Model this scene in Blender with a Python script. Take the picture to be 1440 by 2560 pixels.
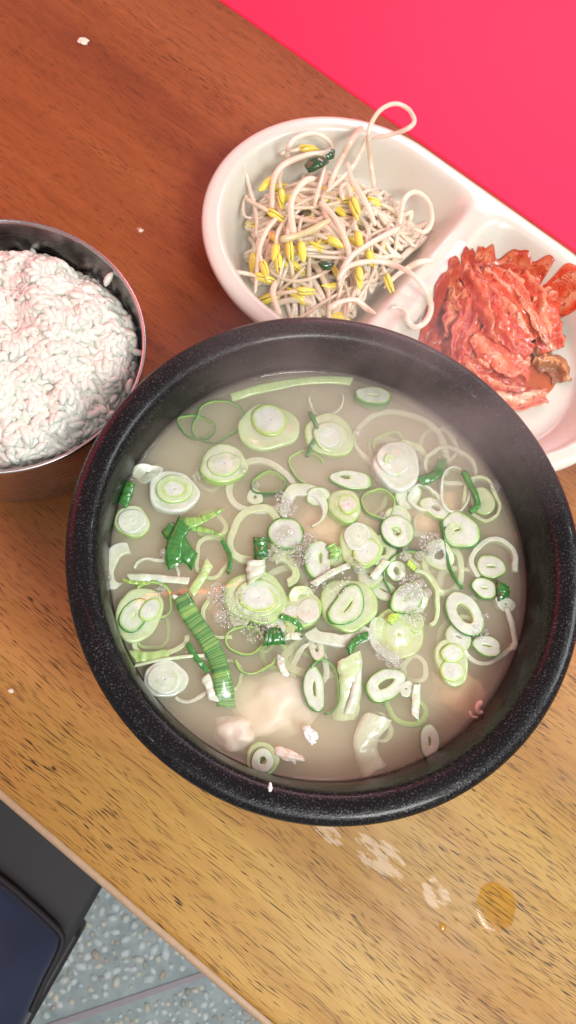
import bpy, bmesh, math, random
from mathutils import Vector, Matrix, noise as mnoise
import numpy as np

for o in list(bpy.data.objects): bpy.data.objects.remove(o)
SC = bpy.context.scene
COL = SC.collection
PI = math.pi
# ------------------------------------------------------------------ camera
F_PX = 1850.0                                   # focal length in photo pixels (1440 x 2560)
CAM_Z = 0.3254
AX = Vector((0.98979298, 0.04588783, 0.13492284))   # world X, -Y, -Z written in camera axes (right, down, forward)
AY = Vector((0.0, 0.94674266, -0.32199120))
AN = Vector((-0.14251268, 0.31870463, 0.93707924))
def cam2world(v): return Vector((v.dot(AX), -v.dot(AY), -v.dot(AN)))
right, down, fwd = cam2world(Vector((1,0,0))), cam2world(Vector((0,1,0))), cam2world(Vector((0,0,1)))
cd = bpy.data.cameras.new('camera'); cam = bpy.data.objects.new('camera', cd); COL.objects.link(cam)
M = Matrix((right, -down, -fwd)).transposed().to_4x4(); M.translation = Vector((0, 0, CAM_Z))
cam.matrix_world = M
cd.sensor_fit = 'VERTICAL'; cd.sensor_height = 24.0; cd.lens = 24.0 * F_PX / 2560.0
cd.clip_start = 0.01; cd.clip_end = 50
cd.dof.use_dof = True; cd.dof.focus_distance = 0.272; cd.dof.aperture_fstop = cd.lens / 0.9
SC.camera = cam
def depth_per_z(px, py):
    d = Vector(((px-720)/F_PX, (py-1280)/F_PX, 1.0)); return d, d.dot(AN)
def at(px, py, z=0.0):
    d, k = depth_per_z(px, py); s = (CAM_Z - z) / k
    w = cam2world(d * s); return Vector((w.x, w.y, z))
def mpp(px, py, z):                              # metres per photo pixel there
    return (CAM_Z - z) / depth_per_z(px, py)[1] / F_PX
def to_px(p):
    q = Vector(p) - Vector((0, 0, CAM_Z)); x, y, zz = q.dot(right), q.dot(down), q.dot(fwd)
    return 720 + F_PX * x / zz, 1280 + F_PX * y / zz, zz
# ------------------------------------------------------------------ world, lamps, exposure
W = bpy.data.worlds.new('World'); SC.world = W; W.use_nodes = True
bg = W.node_tree.nodes['Background']; bg.inputs[0].default_value = (1.0, 0.80, 0.79, 1); bg.inputs[1].default_value = 0.48
def lamp(name, loc, aim, size, energy, color, size_y=None):
    l = bpy.data.lights.new(name, 'AREA'); l.energy = energy; l.color = color; l.size = size
    if size_y: l.shape = 'RECTANGLE'; l.size_y = size_y
    o = bpy.data.objects.new(name, l); COL.objects.link(o); o.location = loc
    o.rotation_euler = (Vector(aim) - Vector(loc)).to_track_quat('-Z', 'Y').to_euler()
    return o
lamp('stall_lamp', (0.34, -0.36, 0.78), (0.06, 0.05, 0.0), 0.24, 6.4, (0.98, 1.0, 0.95))
lamp('side_lamp', (0.80, 0.10, 0.80), (0.08, 0.12, 0.0), 0.25, 3.4, (0.90, 0.98, 1.0))
lamp('soft_fill', (0.05, -0.70, 1.10), (0.05, 0.08, 0.0), 0.50, 4.0, (0.93, 0.97, 1.0))  # unseen soft fill, added to lift the shadows
lamp('tube_lamp', (0.45, 0.95, 0.65), (0.08, 0.1, 0.0), 0.60, 2.3, (0.80, 0.90, 1.0), 0.06)
lamp('red_neon', (-0.66, 0.58, 0.50), (0.0, 0.18, 0.0), 0.60, 4.0, (1.0, 0.05, 0.09))
lamp('red_sign', (0.30, 1.00, 0.60), (0.0, 0.2, 0.0), 0.50, 2.4, (1.0, 0.05, 0.10))
lamp('red_tube', (0.02, 0.30, 1.15), (0.05, 0.08, 0.0), 0.22, 0.10, (1.0, 0.12, 0.06), 0.007)
for bx_, by_ in ((0.95, 0.45), (-0.35, -0.30)): lamp('glint_lamp', (bx_, by_, 1.0), (0.05, 0.08, 0.0), 0.022, 0.30, (0.95, 0.98, 1.0))  # small unseen lamps, added only for sharp glints on wet surfaces
vs = SC.view_settings
vs.view_transform = 'Standard'; vs.look = 'None'; vs.exposure = 0.13; vs.gamma = 1.0; vs.use_curve_mapping = False
cy = SC.cycles
cy.use_denoising = True
try: cy.denoiser = 'OPENIMAGEDENOISE'
except Exception: pass
cy.max_bounces = 14; cy.diffuse_bounces = 6; cy.glossy_bounces = 4; cy.transmission_bounces = 6
cy.volume_bounces = 7; cy.use_adaptive_sampling = True; cy.adaptive_threshold = 0.03; cy.transparent_max_bounces = 16
cy.sample_clamp_indirect = 6.0; cy.caustics_reflective = False; cy.caustics_refractive = False
# ------------------------------------------------------------------ tools
def rnd(a, b): return random.uniform(a, b)
def tag(o, label=None, cat=None, group=None, kind=None):
    for k, v in (('label', label), ('category', cat), ('group', group), ('kind', kind)):
        if v: o[k] = v
    return o
def empty(name, loc=(0,0,0), rz=0.0):
    o = bpy.data.objects.new(name, None); COL.objects.link(o); o.location = loc; o.rotation_euler = (0,0,rz)
    o.empty_display_size = 0.01; return o
def mesh(name, verts, faces, cols=None, smooth=True):
    me = bpy.data.meshes.new(name); me.from_pydata([tuple(v) for v in verts], [], faces)
    if cols is not None:
        a = me.attributes.new('tint', 'FLOAT_COLOR', 'POINT')
        a.data.foreach_set('color', np.array([(c[0], c[1], c[2], 1.0) for c in cols], dtype=np.float32).ravel())
    if smooth: me.polygons.foreach_set('use_smooth', [True]*len(me.polygons))
    me.update(); return me
def obj(name, me, mat=None, parent=None, loc=None):
    if mat is not None and len(me.materials) == 0: me.materials.append(mat)
    o = bpy.data.objects.new(name, me); COL.objects.link(o)
    if parent: o.parent = parent
    if loc is not None: o.location = loc
    return o
def fix_normals(me):
    bm = bmesh.new(); bm.from_mesh(me); bmesh.ops.recalc_face_normals(bm, faces=bm.faces); bm.to_mesh(me); bm.free(); return me
def lathe(name, prof, n=128, closed=False):
    v, f = [], []
    for i in range(n):
        a = 2*PI*i/n
        for r, z in prof: v.append((r*math.cos(a), r*math.sin(a), z))
    m = len(prof)
    for i in range(n):
        j = (i+1) % n
        for k in range(m-1): f.append((i*m+k, j*m+k, j*m+k+1, i*m+k+1))
    me = mesh(name, v, f)
    bm = bmesh.new(); bm.from_mesh(me); bmesh.ops.remove_doubles(bm, verts=bm.verts, dist=1e-6)
    bmesh.ops.recalc_face_normals(bm, faces=bm.faces); bm.to_mesh(me); bm.free()
    me.polygons.foreach_set('use_smooth', [True]*len(me.polygons)); return me
def smooth_path(pts, n):
    """Catmull-Rom through 3-D points, n samples"""
    P = [Vector(p) for p in pts]; P = [2*P[0]-P[1]] + P + [2*P[-1]-P[-2]]
    out = []; segs = len(P) - 3
    for i in range(n):
        u = i/(n-1)*segs; k = min(int(u), segs-1); t = u-k
        a, b, c, d = P[k:k+4]
        out.append(0.5*((2*b) + (c-a)*t + (2*a-5*b+4*c-d)*t*t + (3*b-a-3*c+d)*t**3))
    return out
def sweep(path, section, cols=None, up=Vector((0,0,1)), scale=None):
    """closed section [(side, up)] swept along path, capped; cols(i, k) -> colour"""
    n, m = len(path), len(section); v, f, c = [], [], []
    for i, p in enumerate(path):
        t = (path[min(i+1, n-1)] - path[max(i-1, 0)]).normalized()
        s = t.cross(up)
        if s.length < 1e-4: s = Vector((1,0,0))
        s.normalize(); u = s.cross(t).normalized(); sc = scale(i/(n-1)) if scale else 1.0
        for k, (a, b) in enumerate(section):
            v.append(p + s*a*sc + u*b*sc)
            if cols: c.append(cols(i, k))
    for i in range(n-1):
        for k in range(m):
            l = (k+1) % m; f.append((i*m+k, i*m+l, (i+1)*m+l, (i+1)*m+k))
    f.append(tuple(range(m))); f.append(tuple((n-1)*m+k for k in reversed(range(m))))
    return v, f, (c if cols else None)
def circle_sec(r, n=8, sq=1.0): return [(r*math.cos(2*PI*k/n), r*sq*math.sin(2*PI*k/n)) for k in range(n)]
def box(name, x0, x1, y0, y1, z0, z1, bevel=0.0, seg=3):
    bm = bmesh.new(); bmesh.ops.create_cube(bm, size=1.0)
    bmesh.ops.scale(bm, vec=(x1-x0, y1-y0, z1-z0), verts=bm.verts); bmesh.ops.translate(bm, vec=((x0+x1)/2, (y0+y1)/2, (z0+z1)/2), verts=bm.verts)
    if bevel: bmesh.ops.bevel(bm, geom=list(bm.edges), offset=bevel, segments=seg, affect='EDGES', profile=0.5)
    me = bpy.data.meshes.new(name); bm.to_mesh(me); bm.free()
    me.polygons.foreach_set('use_smooth', [True]*len(me.polygons)); return me
# ------------------------------------------------------------------ materials
class N:
    def __init__(s, name):
        s.m = bpy.data.materials.new(name); s.m.use_nodes = True; s.t = s.m.node_tree
        s.b = s.t.nodes['Principled BSDF']; s.out = s.t.nodes['Material Output']
    def new(s, typ, **kw):
        n = s.t.nodes.new(typ)
        for k, v in kw.items(): setattr(n, k, v)
        return n
    def link(s, a, b): s.t.links.new(a, b)
    def coord(s, kind='Object', scale=(1,1,1), loc=(0,0,0), rot=(0,0,0)):
        tc = s.new('ShaderNodeTexCoord'); mp = s.new('ShaderNodeMapping')
        mp.inputs['Scale'].default_value = scale; mp.inputs['Location'].default_value = loc; mp.inputs['Rotation'].default_value = rot
        s.link(tc.outputs[kind], mp.inputs[0]); return mp.outputs[0]
    def noise(s, vec, scale=1.0, detail=3.0, rough=0.55, out='Fac'):
        n = s.new('ShaderNodeTexNoise'); n.inputs['Scale'].default_value = scale; n.inputs['Detail'].default_value = detail
        n.inputs['Roughness'].default_value = rough; s.link(vec, n.inputs['Vector']); return n.outputs[out]
    def ramp(s, fac, stops, interp='LINEAR'):
        r = s.new('ShaderNodeValToRGB'); r.color_ramp.interpolation = interp; e = r.color_ramp.elements
        while len(e) < len(stops): e.new(0.5)
        for q, (p, c) in zip(e, stops):
            q.position = p; q.color = (c, c, c, 1) if not hasattr(c, '__len__') else (c[0], c[1], c[2], 1)
        s.link(fac, r.inputs[0]); return r.outputs[0]
    def mix(s, fac, a, b, mode='MIX'):
        m = s.new('ShaderNodeMix', data_type='RGBA', blend_type=mode)
        for inp, v in ((m.inputs[0], fac), (m.inputs[6], a), (m.inputs[7], b)):
            if hasattr(v, 'is_linked'): s.link(v, inp)
            elif hasattr(v, '__len__'): inp.default_value = (v[0], v[1], v[2], 1)
            else: inp.default_value = v
        return m.outputs[2]
    def math(s, op, a, b=None):
        m = s.new('ShaderNodeMath', operation=op)
        for inp, v in ((m.inputs[0], a), (m.inputs[1], b)):
            if v is None: continue
            if hasattr(v, 'is_linked'): s.link(v, inp)
            else: inp.default_value = v
        return m.outputs[0]
    def bump(s, h, strength=0.3, dist=0.001, prev=None):
        b = s.new('ShaderNodeBump'); b.inputs['Strength'].default_value = strength; b.inputs['Distance'].default_value = dist
        s.link(h, b.inputs['Height'])
        if prev is not None: s.link(prev, b.inputs['Normal'])
        return b.outputs[0]
    def set(s, **kw):
        names = dict(color='Base Color', rough='Roughness', metal='Metallic', spec='Specular IOR Level', sss='Subsurface Weight',
                     sssr='Subsurface Radius', ssss='Subsurface Scale', coat='Coat Weight', coatr='Coat Roughness', normal='Normal',
                     ior='IOR', trans='Transmission Weight', sheen='Sheen Weight', alpha='Alpha', coatn='Coat Normal')
        for k, v in kw.items():
            i = s.b.inputs[names[k]]
            if hasattr(v, 'is_linked'): s.link(v, i)
            elif hasattr(v, '__len__') and i.type == 'RGBA': i.default_value = (v[0], v[1], v[2], 1)
            else: i.default_value = v
        return s.m
    def attr(s, name='tint'):
        a = s.new('ShaderNodeAttribute', attribute_name=name); return a.outputs['Color']

TH = math.radians(-37.45)                        # direction of the table's edges and its grain
GU = Vector((math.cos(TH), math.sin(TH), 0)); GW = Vector((-math.sin(TH), math.cos(TH), 0))
def uw(p): return Vector((p.x*GU.x+p.y*GU.y, p.x*GW.x+p.y*GW.y, 0))

def mat_wood():
    n = N('wood')
    big = n.noise(n.coord(scale=(1.6, 22, 8)), 1.0, 4, 0.55)
    mid = n.noise(n.coord(scale=(7, 130, 30), loc=(3, 1, 0)), 1.0, 5, 0.6)
    fine = n.noise(n.coord(scale=(60, 1500, 60)), 1.0, 3, 0.6)
    golden = n.ramp(big, [(0.30, (0.27, 0.130, 0.026)), (0.48, (0.35, 0.200, 0.042)), (0.62, (0.41, 0.265, 0.060)), (0.75, (0.36, 0.215, 0.045))])
    ruddy = n.ramp(big, [(0.30, (0.20, 0.052, 0.014)), (0.50, (0.27, 0.082, 0.021)), (0.72, (0.32, 0.112, 0.031))])
    # the board runs from a red-brown stain on its far side to bare golden wood where it is used most
    sx = n.new('ShaderNodeSeparateXYZ'); n.link(n.coord(), sx.inputs[0])
    yy = n.math('ADD', n.math('MULTIPLY', sx.outputs[0], math.sin(TH)), n.math('MULTIPLY', sx.outputs[1], math.cos(TH)))
    yy = n.math('ADD', yy, n.math('MULTIPLY', n.math('SUBTRACT', n.noise(n.coord(scale=(3, 14, 1), loc=(5, 5, 0)), 1.0, 4, .6), .5), .14))
    stain = n.ramp(n.math('ADD', n.math('MULTIPLY', yy, 2.0), .3), [(0.24, 0.0), (0.50, .55), (0.72, 1.0)])
    orange = n.ramp(big, [(0.30, (0.33, 0.125, 0.042)), (0.50, (0.42, 0.180, 0.062)), (0.72, (0.47, 0.225, 0.082))])
    base = n.mix(n.ramp(stain, [(0.05, 0.0), (0.45, 1.0)]), golden, orange)
    base = n.mix(n.ramp(stain, [(0.45, 0.0), (1.0, 1.0)]), base, ruddy)
    base = n.mix(n.ramp(mid, [(0.35, 0.0), (0.72, 0.45)]), base, (0.62, 0.50, 0.42), 'MULTIPLY')
    base = n.mix(n.ramp(fine, [(0.3, 0.32), (0.7, 0.0)]), base, (0.55, 0.42, 0.36), 'MULTIPLY')
    # open pores: short dark dashes along the grain, thicker in some bands
    warp = n.noise(n.coord(scale=(9, 12, 10)), 1.0, 2, 0.5, out='Color')
    vec = n.coord(scale=(1, 1, 1))
    wv = n.new('ShaderNodeVectorMath', operation='SCALE'); n.link(warp, wv.inputs[0]); wv.inputs['Scale'].default_value = 0.016
    ad = n.new('ShaderNodeVectorMath', operation='ADD'); n.link(vec, ad.inputs[0]); n.link(wv.outputs[0], ad.inputs[1])
    def dashes(sc, off):
        mp = n.new('ShaderNodeMapping'); mp.inputs['Scale'].default_value = sc; mp.inputs['Location'].default_value = off; n.link(ad.outputs[0], mp.inputs[0]); return n.noise(mp.outputs[0], 1.0, 0.8, 0.4)
    dens = n.noise(n.coord(scale=(8, 36, 20), loc=(7, 2, 0)), 1.0, 4, 0.6)
    dn = n.math('MULTIPLY', n.math('SUBTRACT', dens, 0.5), 0.42)
    p1 = n.ramp(n.math('ADD', dashes((150, 2900, 100), (0, 0, 0)), dn), [(0.635, 0.0), (0.69, 1.0)])
    p2 = n.ramp(n.math('SUBTRACT', dashes((60, 2600, 100), (9, 4, 0)), n.math('MULTIPLY', dn, .6)), [(0.66, 0.0), (0.72, .8)])
    pore = n.math('MAXIMUM', p1, p2)
    col = n.mix(n.math('MULTIPLY', pore, n.ramp(stain, [(0.2, .97), (1.0, .66)])), base, (0.09, 0.045, 0.030), 'MULTIPLY')
    # worn, whitened varnish near the pot and a few scratches, each in its own place
    def spot(px, py, su, sw, nscale, lo, hi, seed):
        c = uw(at(px, py, 0))
        d = n.coord(scale=(1/su, 1/sw, 0), loc=(-c.x/su, -c.y/sw, 0))
        ln = n.new('ShaderNodeVectorMath', operation='LENGTH'); n.link(d, ln.inputs[0])
        fall = n.ramp(ln.outputs['Value'], [(0.35, 1.0), (1.0, 0.0)])
        nz = n.noise(n.coord(scale=(nscale*0.45, nscale*1.9, 1), loc=(seed, seed*2, 0)), 1.0, 8, 0.7)
        return n.ramp(n.math('MULTIPLY', fall, nz), [(lo, 0.0), (hi, 1.0)])
    sc = n.math('MAXIMUM', spot(960, 2150, 0.034, 0.014, 160, 0.46, 0.52, 3), spot(1090, 2230, 0.014, 0.012, 220, 0.44, 0.50, 9))
    sc = n.math('MAXIMUM', sc, spot(820, 2080, 0.016, 0.008, 200, 0.45, 0.52, 5))
    sc = n.math('MAXIMUM', sc, spot(350, 575, 0.005, 0.003, 500, 0.46, 0.52, 1))
    scr = n.ramp(n.noise(n.coord(scale=(120, 420, 1), loc=(31, 5, 0)), 1.0, 4, 0.6), [(0.735, 0.0), (0.76, 0.7)])
    sc = n.math('MAXIMUM', sc, scr)
    col = n.mix(n.math('MULTIPLY', sc, 0.34), col, (0.66, 0.56, 0.44))
    rgh = n.ramp(n.noise(n.coord(scale=(14, 22, 1), loc=(2, 9, 0)), 1.0, 4, 0.6), [(0.35, 0.34), (0.65, 0.52)])
    nb = n.bump(n.math('SUBTRACT', fine, pore), 0.25, 0.0004)
    return n.set(color=col, rough=rgh, spec=0.26, normal=nb)
def mat_pot():
    n = N('black_glaze')
    v = n.coord()
    sp = n.noise(v, 1500, 2, 0.6); big = n.noise(v, 60, 4, 0.6)
    fl = n.ramp(sp, [(0.57, 0.0), (0.68, 1.0)])
    col = n.mix(n.math('MULTIPLY', fl, n.ramp(big, [(0.3, 0.25), (0.7, 0.9)])), (0.004, 0.004, 0.0045), (0.062, 0.064, 0.070))
    h = n.math('ADD', sp, n.math('MULTIPLY', n.noise(v, 260, 3, 0.6), 1.2))
    return n.set(color=col, rough=n.ramp(big, [(0.3, 0.16), (0.7, 0.30)]), spec=0.18, coat=0.12, coatr=0.05, normal=n.bump(h, 0.32, 0.0005))
def mat_steel():
    n = N('brushed_steel')
    v = n.coord(scale=(1, 1, 1)); s = n.noise(n.coord(scale=(30, 30, 1500)), 1.0, 3, 0.6)
    sm = n.noise(v, 45, 4, 0.6)
    return n.set(color=n.ramp(sm, [(0.3, (0.40, 0.37, 0.37)), (0.7, (0.54, 0.51, 0.50))]), metal=1.0, rough=n.ramp(s, [(0.3, 0.20), (0.7, 0.32)]), normal=n.bump(s, 0.06, 0.0003))
def mat_melamine():
    n = N('cream_melamine')
    v = n.coord(); vo = n.new('ShaderNodeTexVoronoi'); vo.inputs['Scale'].default_value = 230; n.link(v, vo.inputs['Vector'])
    near = n.ramp(vo.outputs['Distance'], [(0.055, 1.0), (0.085, 0.0)])
    pick = n.new('ShaderNodeSeparateColor'); n.link(vo.outputs['Color'], pick.inputs[0])
    on = n.ramp(pick.outputs[0], [(0.60, 0.0), (0.63, 1.0)])
    fac = n.math('MULTIPLY', n.math('MULTIPLY', near, on), 0.5)
    col = n.mix(fac, (0.60, 0.60, 0.52), (0.20, 0.15, 0.11))
    return n.set(color=col, rough=0.24, spec=0.5, coat=0.25, coatr=0.1, sss=0.12, sssr=(0.004, 0.003, 0.002), ssss=1.0)
def mat_tint(name, rough=0.25, sss=0.35, rad=(0.0014, 0.0016, 0.0010), grain=1100, bump=0.38, coat=0.8, vary=0.12, alpha=1.0):
    n = N(name); v = n.coord('Object')
    g = n.noise(v, grain, 3, 0.6)
    col = n.mix(n.ramp(g, [(0.35, vary), (0.65, 0.0)]), n.attr(), (0.02, 0.03, 0.01), 'MIX')
    return n.set(alpha=alpha, color=col, rough=rough, sss=sss, sssr=rad, ssss=1.0, coat=coat, coatr=0.06, normal=n.bump(g, bump, 0.0004), spec=0.5)
def mat_rice():
    n = N('cooked_rice'); v = n.coord()
    g = n.noise(v, 900, 2, 0.5)
    oi = n.new('ShaderNodeObjectInfo')
    col = n.mix(oi.outputs['Random'], (0.59, 0.595, 0.525), (0.65, 0.655, 0.585))
    return n.set(color=col, rough=0.30, sss=0.0, sssr=(0.0026, 0.0023, 0.0017), ssss=1.0, spec=0.45, coat=0.15, coatr=0.15, normal=n.bump(g, 0.12, 0.0003))
def mat_sprout():
    n = N('sprout_flesh'); v = n.coord('Object'); g = n.noise(n.coord('Object', scale=(1,1,1)), 420, 3, 0.55)
    g2 = n.noise(v, 130, 3, 0.6)
    col = n.mix(n.ramp(g, [(0.35, 0.16), (0.7, 0.0)]), n.attr(), (0.70, 0.60, 0.38))
    col = n.mix(n.ramp(g2, [(0.40, 0.0), (0.62, 0.6)]), col, (0.93, 0.87, 0.76), 'MULTIPLY')
    return n.set(alpha=0.66, color=col, rough=0.22, sss=0.0, sssr=(0.0014, 0.0012, 0.0008), ssss=1.0, coat=0.8, coatr=0.05, normal=n.bump(g, 0.12, 0.0006))
def mat_bean():
    n = N('bean_yellow'); g = n.noise(n.coord(), 300, 3, .5)
    return n.set(color=n.mix(n.ramp(g, [(.35, .4), (.7, 0.)]), n.attr(), (.62, .55, .06)), rough=.2, sss=.0, sssr=(.001, .0008, .0003), ssss=1., coat=.6, coatr=.05)
def mat_kimchi():
    n = N('kimchi_leaf'); v = n.coord('Object')
    a = n.noise(v, 95, 5, 0.65); b = n.noise(v, 420, 4, 0.6); c = n.noise(v, 1000, 2, 0.5)
    col = n.ramp(a, [(0.28, (0.30, 0.015, 0.012)), (0.42, (0.52, 0.05, 0.02)), (0.55, (0.66, 0.14, 0.045)), (0.68, (0.72, 0.28, 0.10))])
    col = n.mix(0.74, col, n.attr())
    col = n.mix(n.ramp(b, [(0.56, 0.0), (0.64, 0.85)]), col, (0.34, 0.012, 0.012))
    col = n.mix(n.ramp(c, [(0.66, 0.0), (0.72, 0.6)]), col, (0.75, 0.38, 0.14))
    h = n.math('ADD', n.math('MULTIPLY', a, 2.0), b)
    nb = n.bump(h, 0.55, 0.0016)
    return n.set(color=col, rough=0.16, sss=0.08, sssr=(0.002, 0.0008, 0.0004), ssss=1.0, coat=0.7, coatr=0.03, normal=nb, spec=0.5)
def mat_plain(name, col, rough=0.5, metal=0.0, coat=0.0, nscale=None, nbump=0.1, vary=0.15, sheen=0.0, spec=0.5):
    n = N(name)
    if nscale:
        g = n.noise(n.coord(), nscale, 4, 0.6)
        c = n.mix(n.ramp(g, [(0.3, vary), (0.7, 0.0)]), col, tuple(x*0.45 for x in col))
        return n.set(color=c, rough=rough, metal=metal, coat=coat, normal=n.bump(g, nbump, 0.001), sheen=sheen, spec=spec)
    return n.set(color=col, rough=rough, metal=metal, coat=coat, sheen=sheen)
def mat_clear(name, ior=1.33, tint=(1,1,1), rough=0.0, vol=None, bump=None, body=0.0, bodycol=(1,1,1)):
    n = N(name); n.t.nodes.remove(n.b)
    tr = n.new('ShaderNodeBsdfTransparent'); tr.inputs[0].default_value = (*tint, 1)
    gl = n.new('ShaderNodeBsdfGlossy'); gl.inputs['Roughness'].default_value = rough
    fr = n.new('ShaderNodeLayerWeight'); fr.inputs[0].default_value = 0.5; f0 = ((ior-1)/(ior+1))**2     # Schlick, the same from both sides
    fac = n.math('ADD', n.math('MULTIPLY', n.math('POWER', fr.outputs['Facing'], 5.0), 1-f0), f0)
    mx = n.new('ShaderNodeMixShader'); n.link(fac, mx.inputs[0])
    base = tr.outputs[0]
    if body:
        di = n.new('ShaderNodeBsdfDiffuse'); di.inputs[0].default_value = (*bodycol, 1)
        m2 = n.new('ShaderNodeMixShader'); m2.inputs[0].default_value = body
        n.link(tr.outputs[0], m2.inputs[1]); n.link(di.outputs[0], m2.inputs[2]); base = m2.outputs[0]
    n.link(base, mx.inputs[1]); n.link(gl.outputs[0], mx.inputs[2])
    if bump:
        b = n.bump(n.noise(n.coord(), bump[0], 3, 0.5), bump[1], 0.001); n.link(b, gl.inputs['Normal']); n.link(b, fr.inputs['Normal'])
    n.link(mx.outputs[0], n.out.inputs['Surface'])
    if vol:
        pv = n.new('ShaderNodeVolumePrincipled'); pv.inputs['Color'].default_value = (*vol[0], 1); pv.inputs['Density'].default_value = vol[1]
        pv.inputs['Anisotropy'].default_value = 0.0; n.link(pv.outputs[0], n.out.inputs['Volume'])
    return n.m
def mat_bubble():
    n = N('bubble_film'); n.t.nodes.remove(n.b)
    tr = n.new('ShaderNodeBsdfTransparent'); gl = n.new('ShaderNodeBsdfGlossy'); gl.inputs['Roughness'].default_value = 0.03
    di = n.new('ShaderNodeBsdfTranslucent'); di.inputs[0].default_value = (.92, .94, .92, 1); d2 = n.new('ShaderNodeBsdfDiffuse'); d2.inputs[0].default_value = (.92, .94, .92, 1)
    m0 = n.new('ShaderNodeMixShader'); m0.inputs[0].default_value = .5; n.link(di.outputs[0], m0.inputs[1]); n.link(d2.outputs[0], m0.inputs[2])
    m1 = n.new('ShaderNodeMixShader'); m1.inputs[0].default_value = .4; n.link(m0.outputs[0], m1.inputs[1]); n.link(gl.outputs[0], m1.inputs[2])
    lw = n.new('ShaderNodeLayerWeight'); lw.inputs[0].default_value = 0.5; fac = n.math('ADD', n.math('MULTIPLY', n.math('POWER', lw.outputs['Facing'], 1.5), 1.1), .16)
    m2 = n.new('ShaderNodeMixShader'); n.link(fac, m2.inputs[0]); n.link(tr.outputs[0], m2.inputs[1]); n.link(m1.outputs[0], m2.inputs[2])
    n.link(m2.outputs[0], n.out.inputs['Surface']); return n.m
MT = dict(wood=mat_wood(), pot=mat_pot(), steel=mat_steel(), dish=mat_melamine(), scallion=mat_tint('scallion_flesh', alpha=0.86),
          leaf=mat_tint('scallion_leaf', rough=0.2, sss=0.25, grain=500, bump=0.15, alpha=0.9), rice=mat_rice(), sprout=mat_sprout(), bean=mat_bean(), kimchi=mat_kimchi(),
          broth=mat_clear('broth', 1.33, vol=((0.976, 0.932, 0.775), 115.0), bump=(70, 0.05)),
          bubble=mat_bubble(),
          soft=mat_tint('soft_curd', rough=0.4, sss=0.6, grain=260, bump=0.2, coat=0.1),
          red=mat_plain('red_sheet', (0.88, 0.026, 0.090), 0.55, nscale=260, nbump=0.10, vary=0.10, spec=0.22),
          edge=mat_plain('table_lip', (0.36, 0.26, 0.16), 0.5, nscale=300, vary=0.3),
          seat=mat_plain('dark_vinyl', (0.022, 0.026, 0.029), 0.7, nscale=1400, nbump=0.2),
          seat_frame=mat_plain('dark_frame', (0.014, 0.016, 0.016), 0.5, nscale=500),
          navy=mat_plain('navy_cloth', (0.008, 0.020, 0.055), 0.9, nscale=1200, nbump=0.4, vary=0.4, sheen=0.3),
          piping=mat_plain('dark_piping', (0.012, 0.012, 0.016), 0.7),
          oil=mat_clear('orange_oil', 1.4, tint=(0.98, 0.87, 0.52), rough=0.12),
          sauce=mat_clear('red_sauce', 1.38, tint=(0.88, 0.42, 0.22), rough=0.03, body=0.10, bodycol=(0.5, 0.06, 0.02)))
def hgt(x, y, s, seed=0.0): return mnoise.noise(Vector((x*s+seed, y*s-seed, seed*0.37)))
# ------------------------------------------------------------------ the table, the red top beyond it, the floor
tbl = empty('wooden_table', (0, 0, 0), TH)
tag(tbl, 'brown wooden table with dark open grain under the bowls and dishes', 'table')
w0, w1 = -0.0510, 0.3500                        # near and far edge across the grain
obj('tabletop', box('tabletop', -0.75, 0.75, w0+0.0016, w1, -0.026, 0.0, 0.0022, 3), MT['wood'], tbl)
lip = [(Vector((-0.75, w0, -0.0042))), Vector((0.75, w0, -0.0042))]
v, f, c = sweep([Vector((-0.75+1.5*i/60, w0+0.0008, -0.0030)) for i in range(61)], circle_sec(0.0020, 10))
obj('edge_lip', fix_normals(mesh('edge_lip', v, f)), MT['edge'], tbl)
rt = empty('red_table', (0, 0, 0), TH)
tag(rt, 'plain bright red tabletop butting against the far edge of the wooden table', 'table')
obj('tabletop', box('red_tabletop', -0.75, 0.75, w1+0.0012, w1+0.55, -0.026, -0.0012, 0.0015, 2), MT['red'], rt)

random.seed(4)
flm = N('floor_cement'); g = flm.noise(flm.coord(), 40, 5, 0.65)
flm.set(color=flm.ramp(g, [(0.3, (0.26, 0.35, 0.36)), (0.7, (0.44, 0.56, 0.58))]), rough=0.6, normal=flm.bump(g, 0.3, 0.003))
stm = N('floor_stone'); oi = stm.new('ShaderNodeObjectInfo'); g = stm.noise(stm.coord(), 120, 4, 0.6)
c1 = stm.ramp(oi.outputs['Random'], [(0.0, (0.66, 0.82, 0.84)), (0.35, (0.78, 0.90, 0.92)), (0.6, (0.58, 0.74, 0.76)), (0.8, (0.78, 0.82, 0.68)), (0.93, (0.34, 0.42, 0.40)), (1.0, (0.60, 0.52, 0.40))])
stm.set(color=stm.mix(stm.ramp(g, [(0.35, 0.35), (0.65, 0.0)]), c1, (0.30, 0.36, 0.36)), rough=0.45)
FZ = -0.72
fl = obj('floor', mesh('floor', [(-3, -3, 0), (3, -3, 0), (3, 3, 0), (-3, 3, 0)], [(0, 1, 2, 3)]), flm.m, None, (0, 0, FZ)); tag(fl, kind='structure')
def stone_mesh(k):
    bm = bmesh.new(); bmesh.ops.create_icosphere(bm, subdivisions=1, radius=1.0)
    for q in bm.verts:
        d = 1 + 0.38*mnoise.noise(q.co*1.3 + Vector((k*7.1, 0, 0))); q.co = Vector((q.co.x*d, q.co.y*d*0.8, q.co.z*d*0.42))
    me = bpy.data.meshes.new('stone'); bm.to_mesh(me); bm.free(); me.materials.append(stm.m)
    me.polygons.foreach_set('use_smooth', [True]*len(me.polygons)); return me
SM = [stone_mesh(k) for k in range(7)]
ja, jb = at(140, 2560, FZ), at(525, 2430, FZ); jd = (jb-ja).normalized(); jn = Vector((-jd.y, jd.x, 0))
cand = []
pts = []
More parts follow.
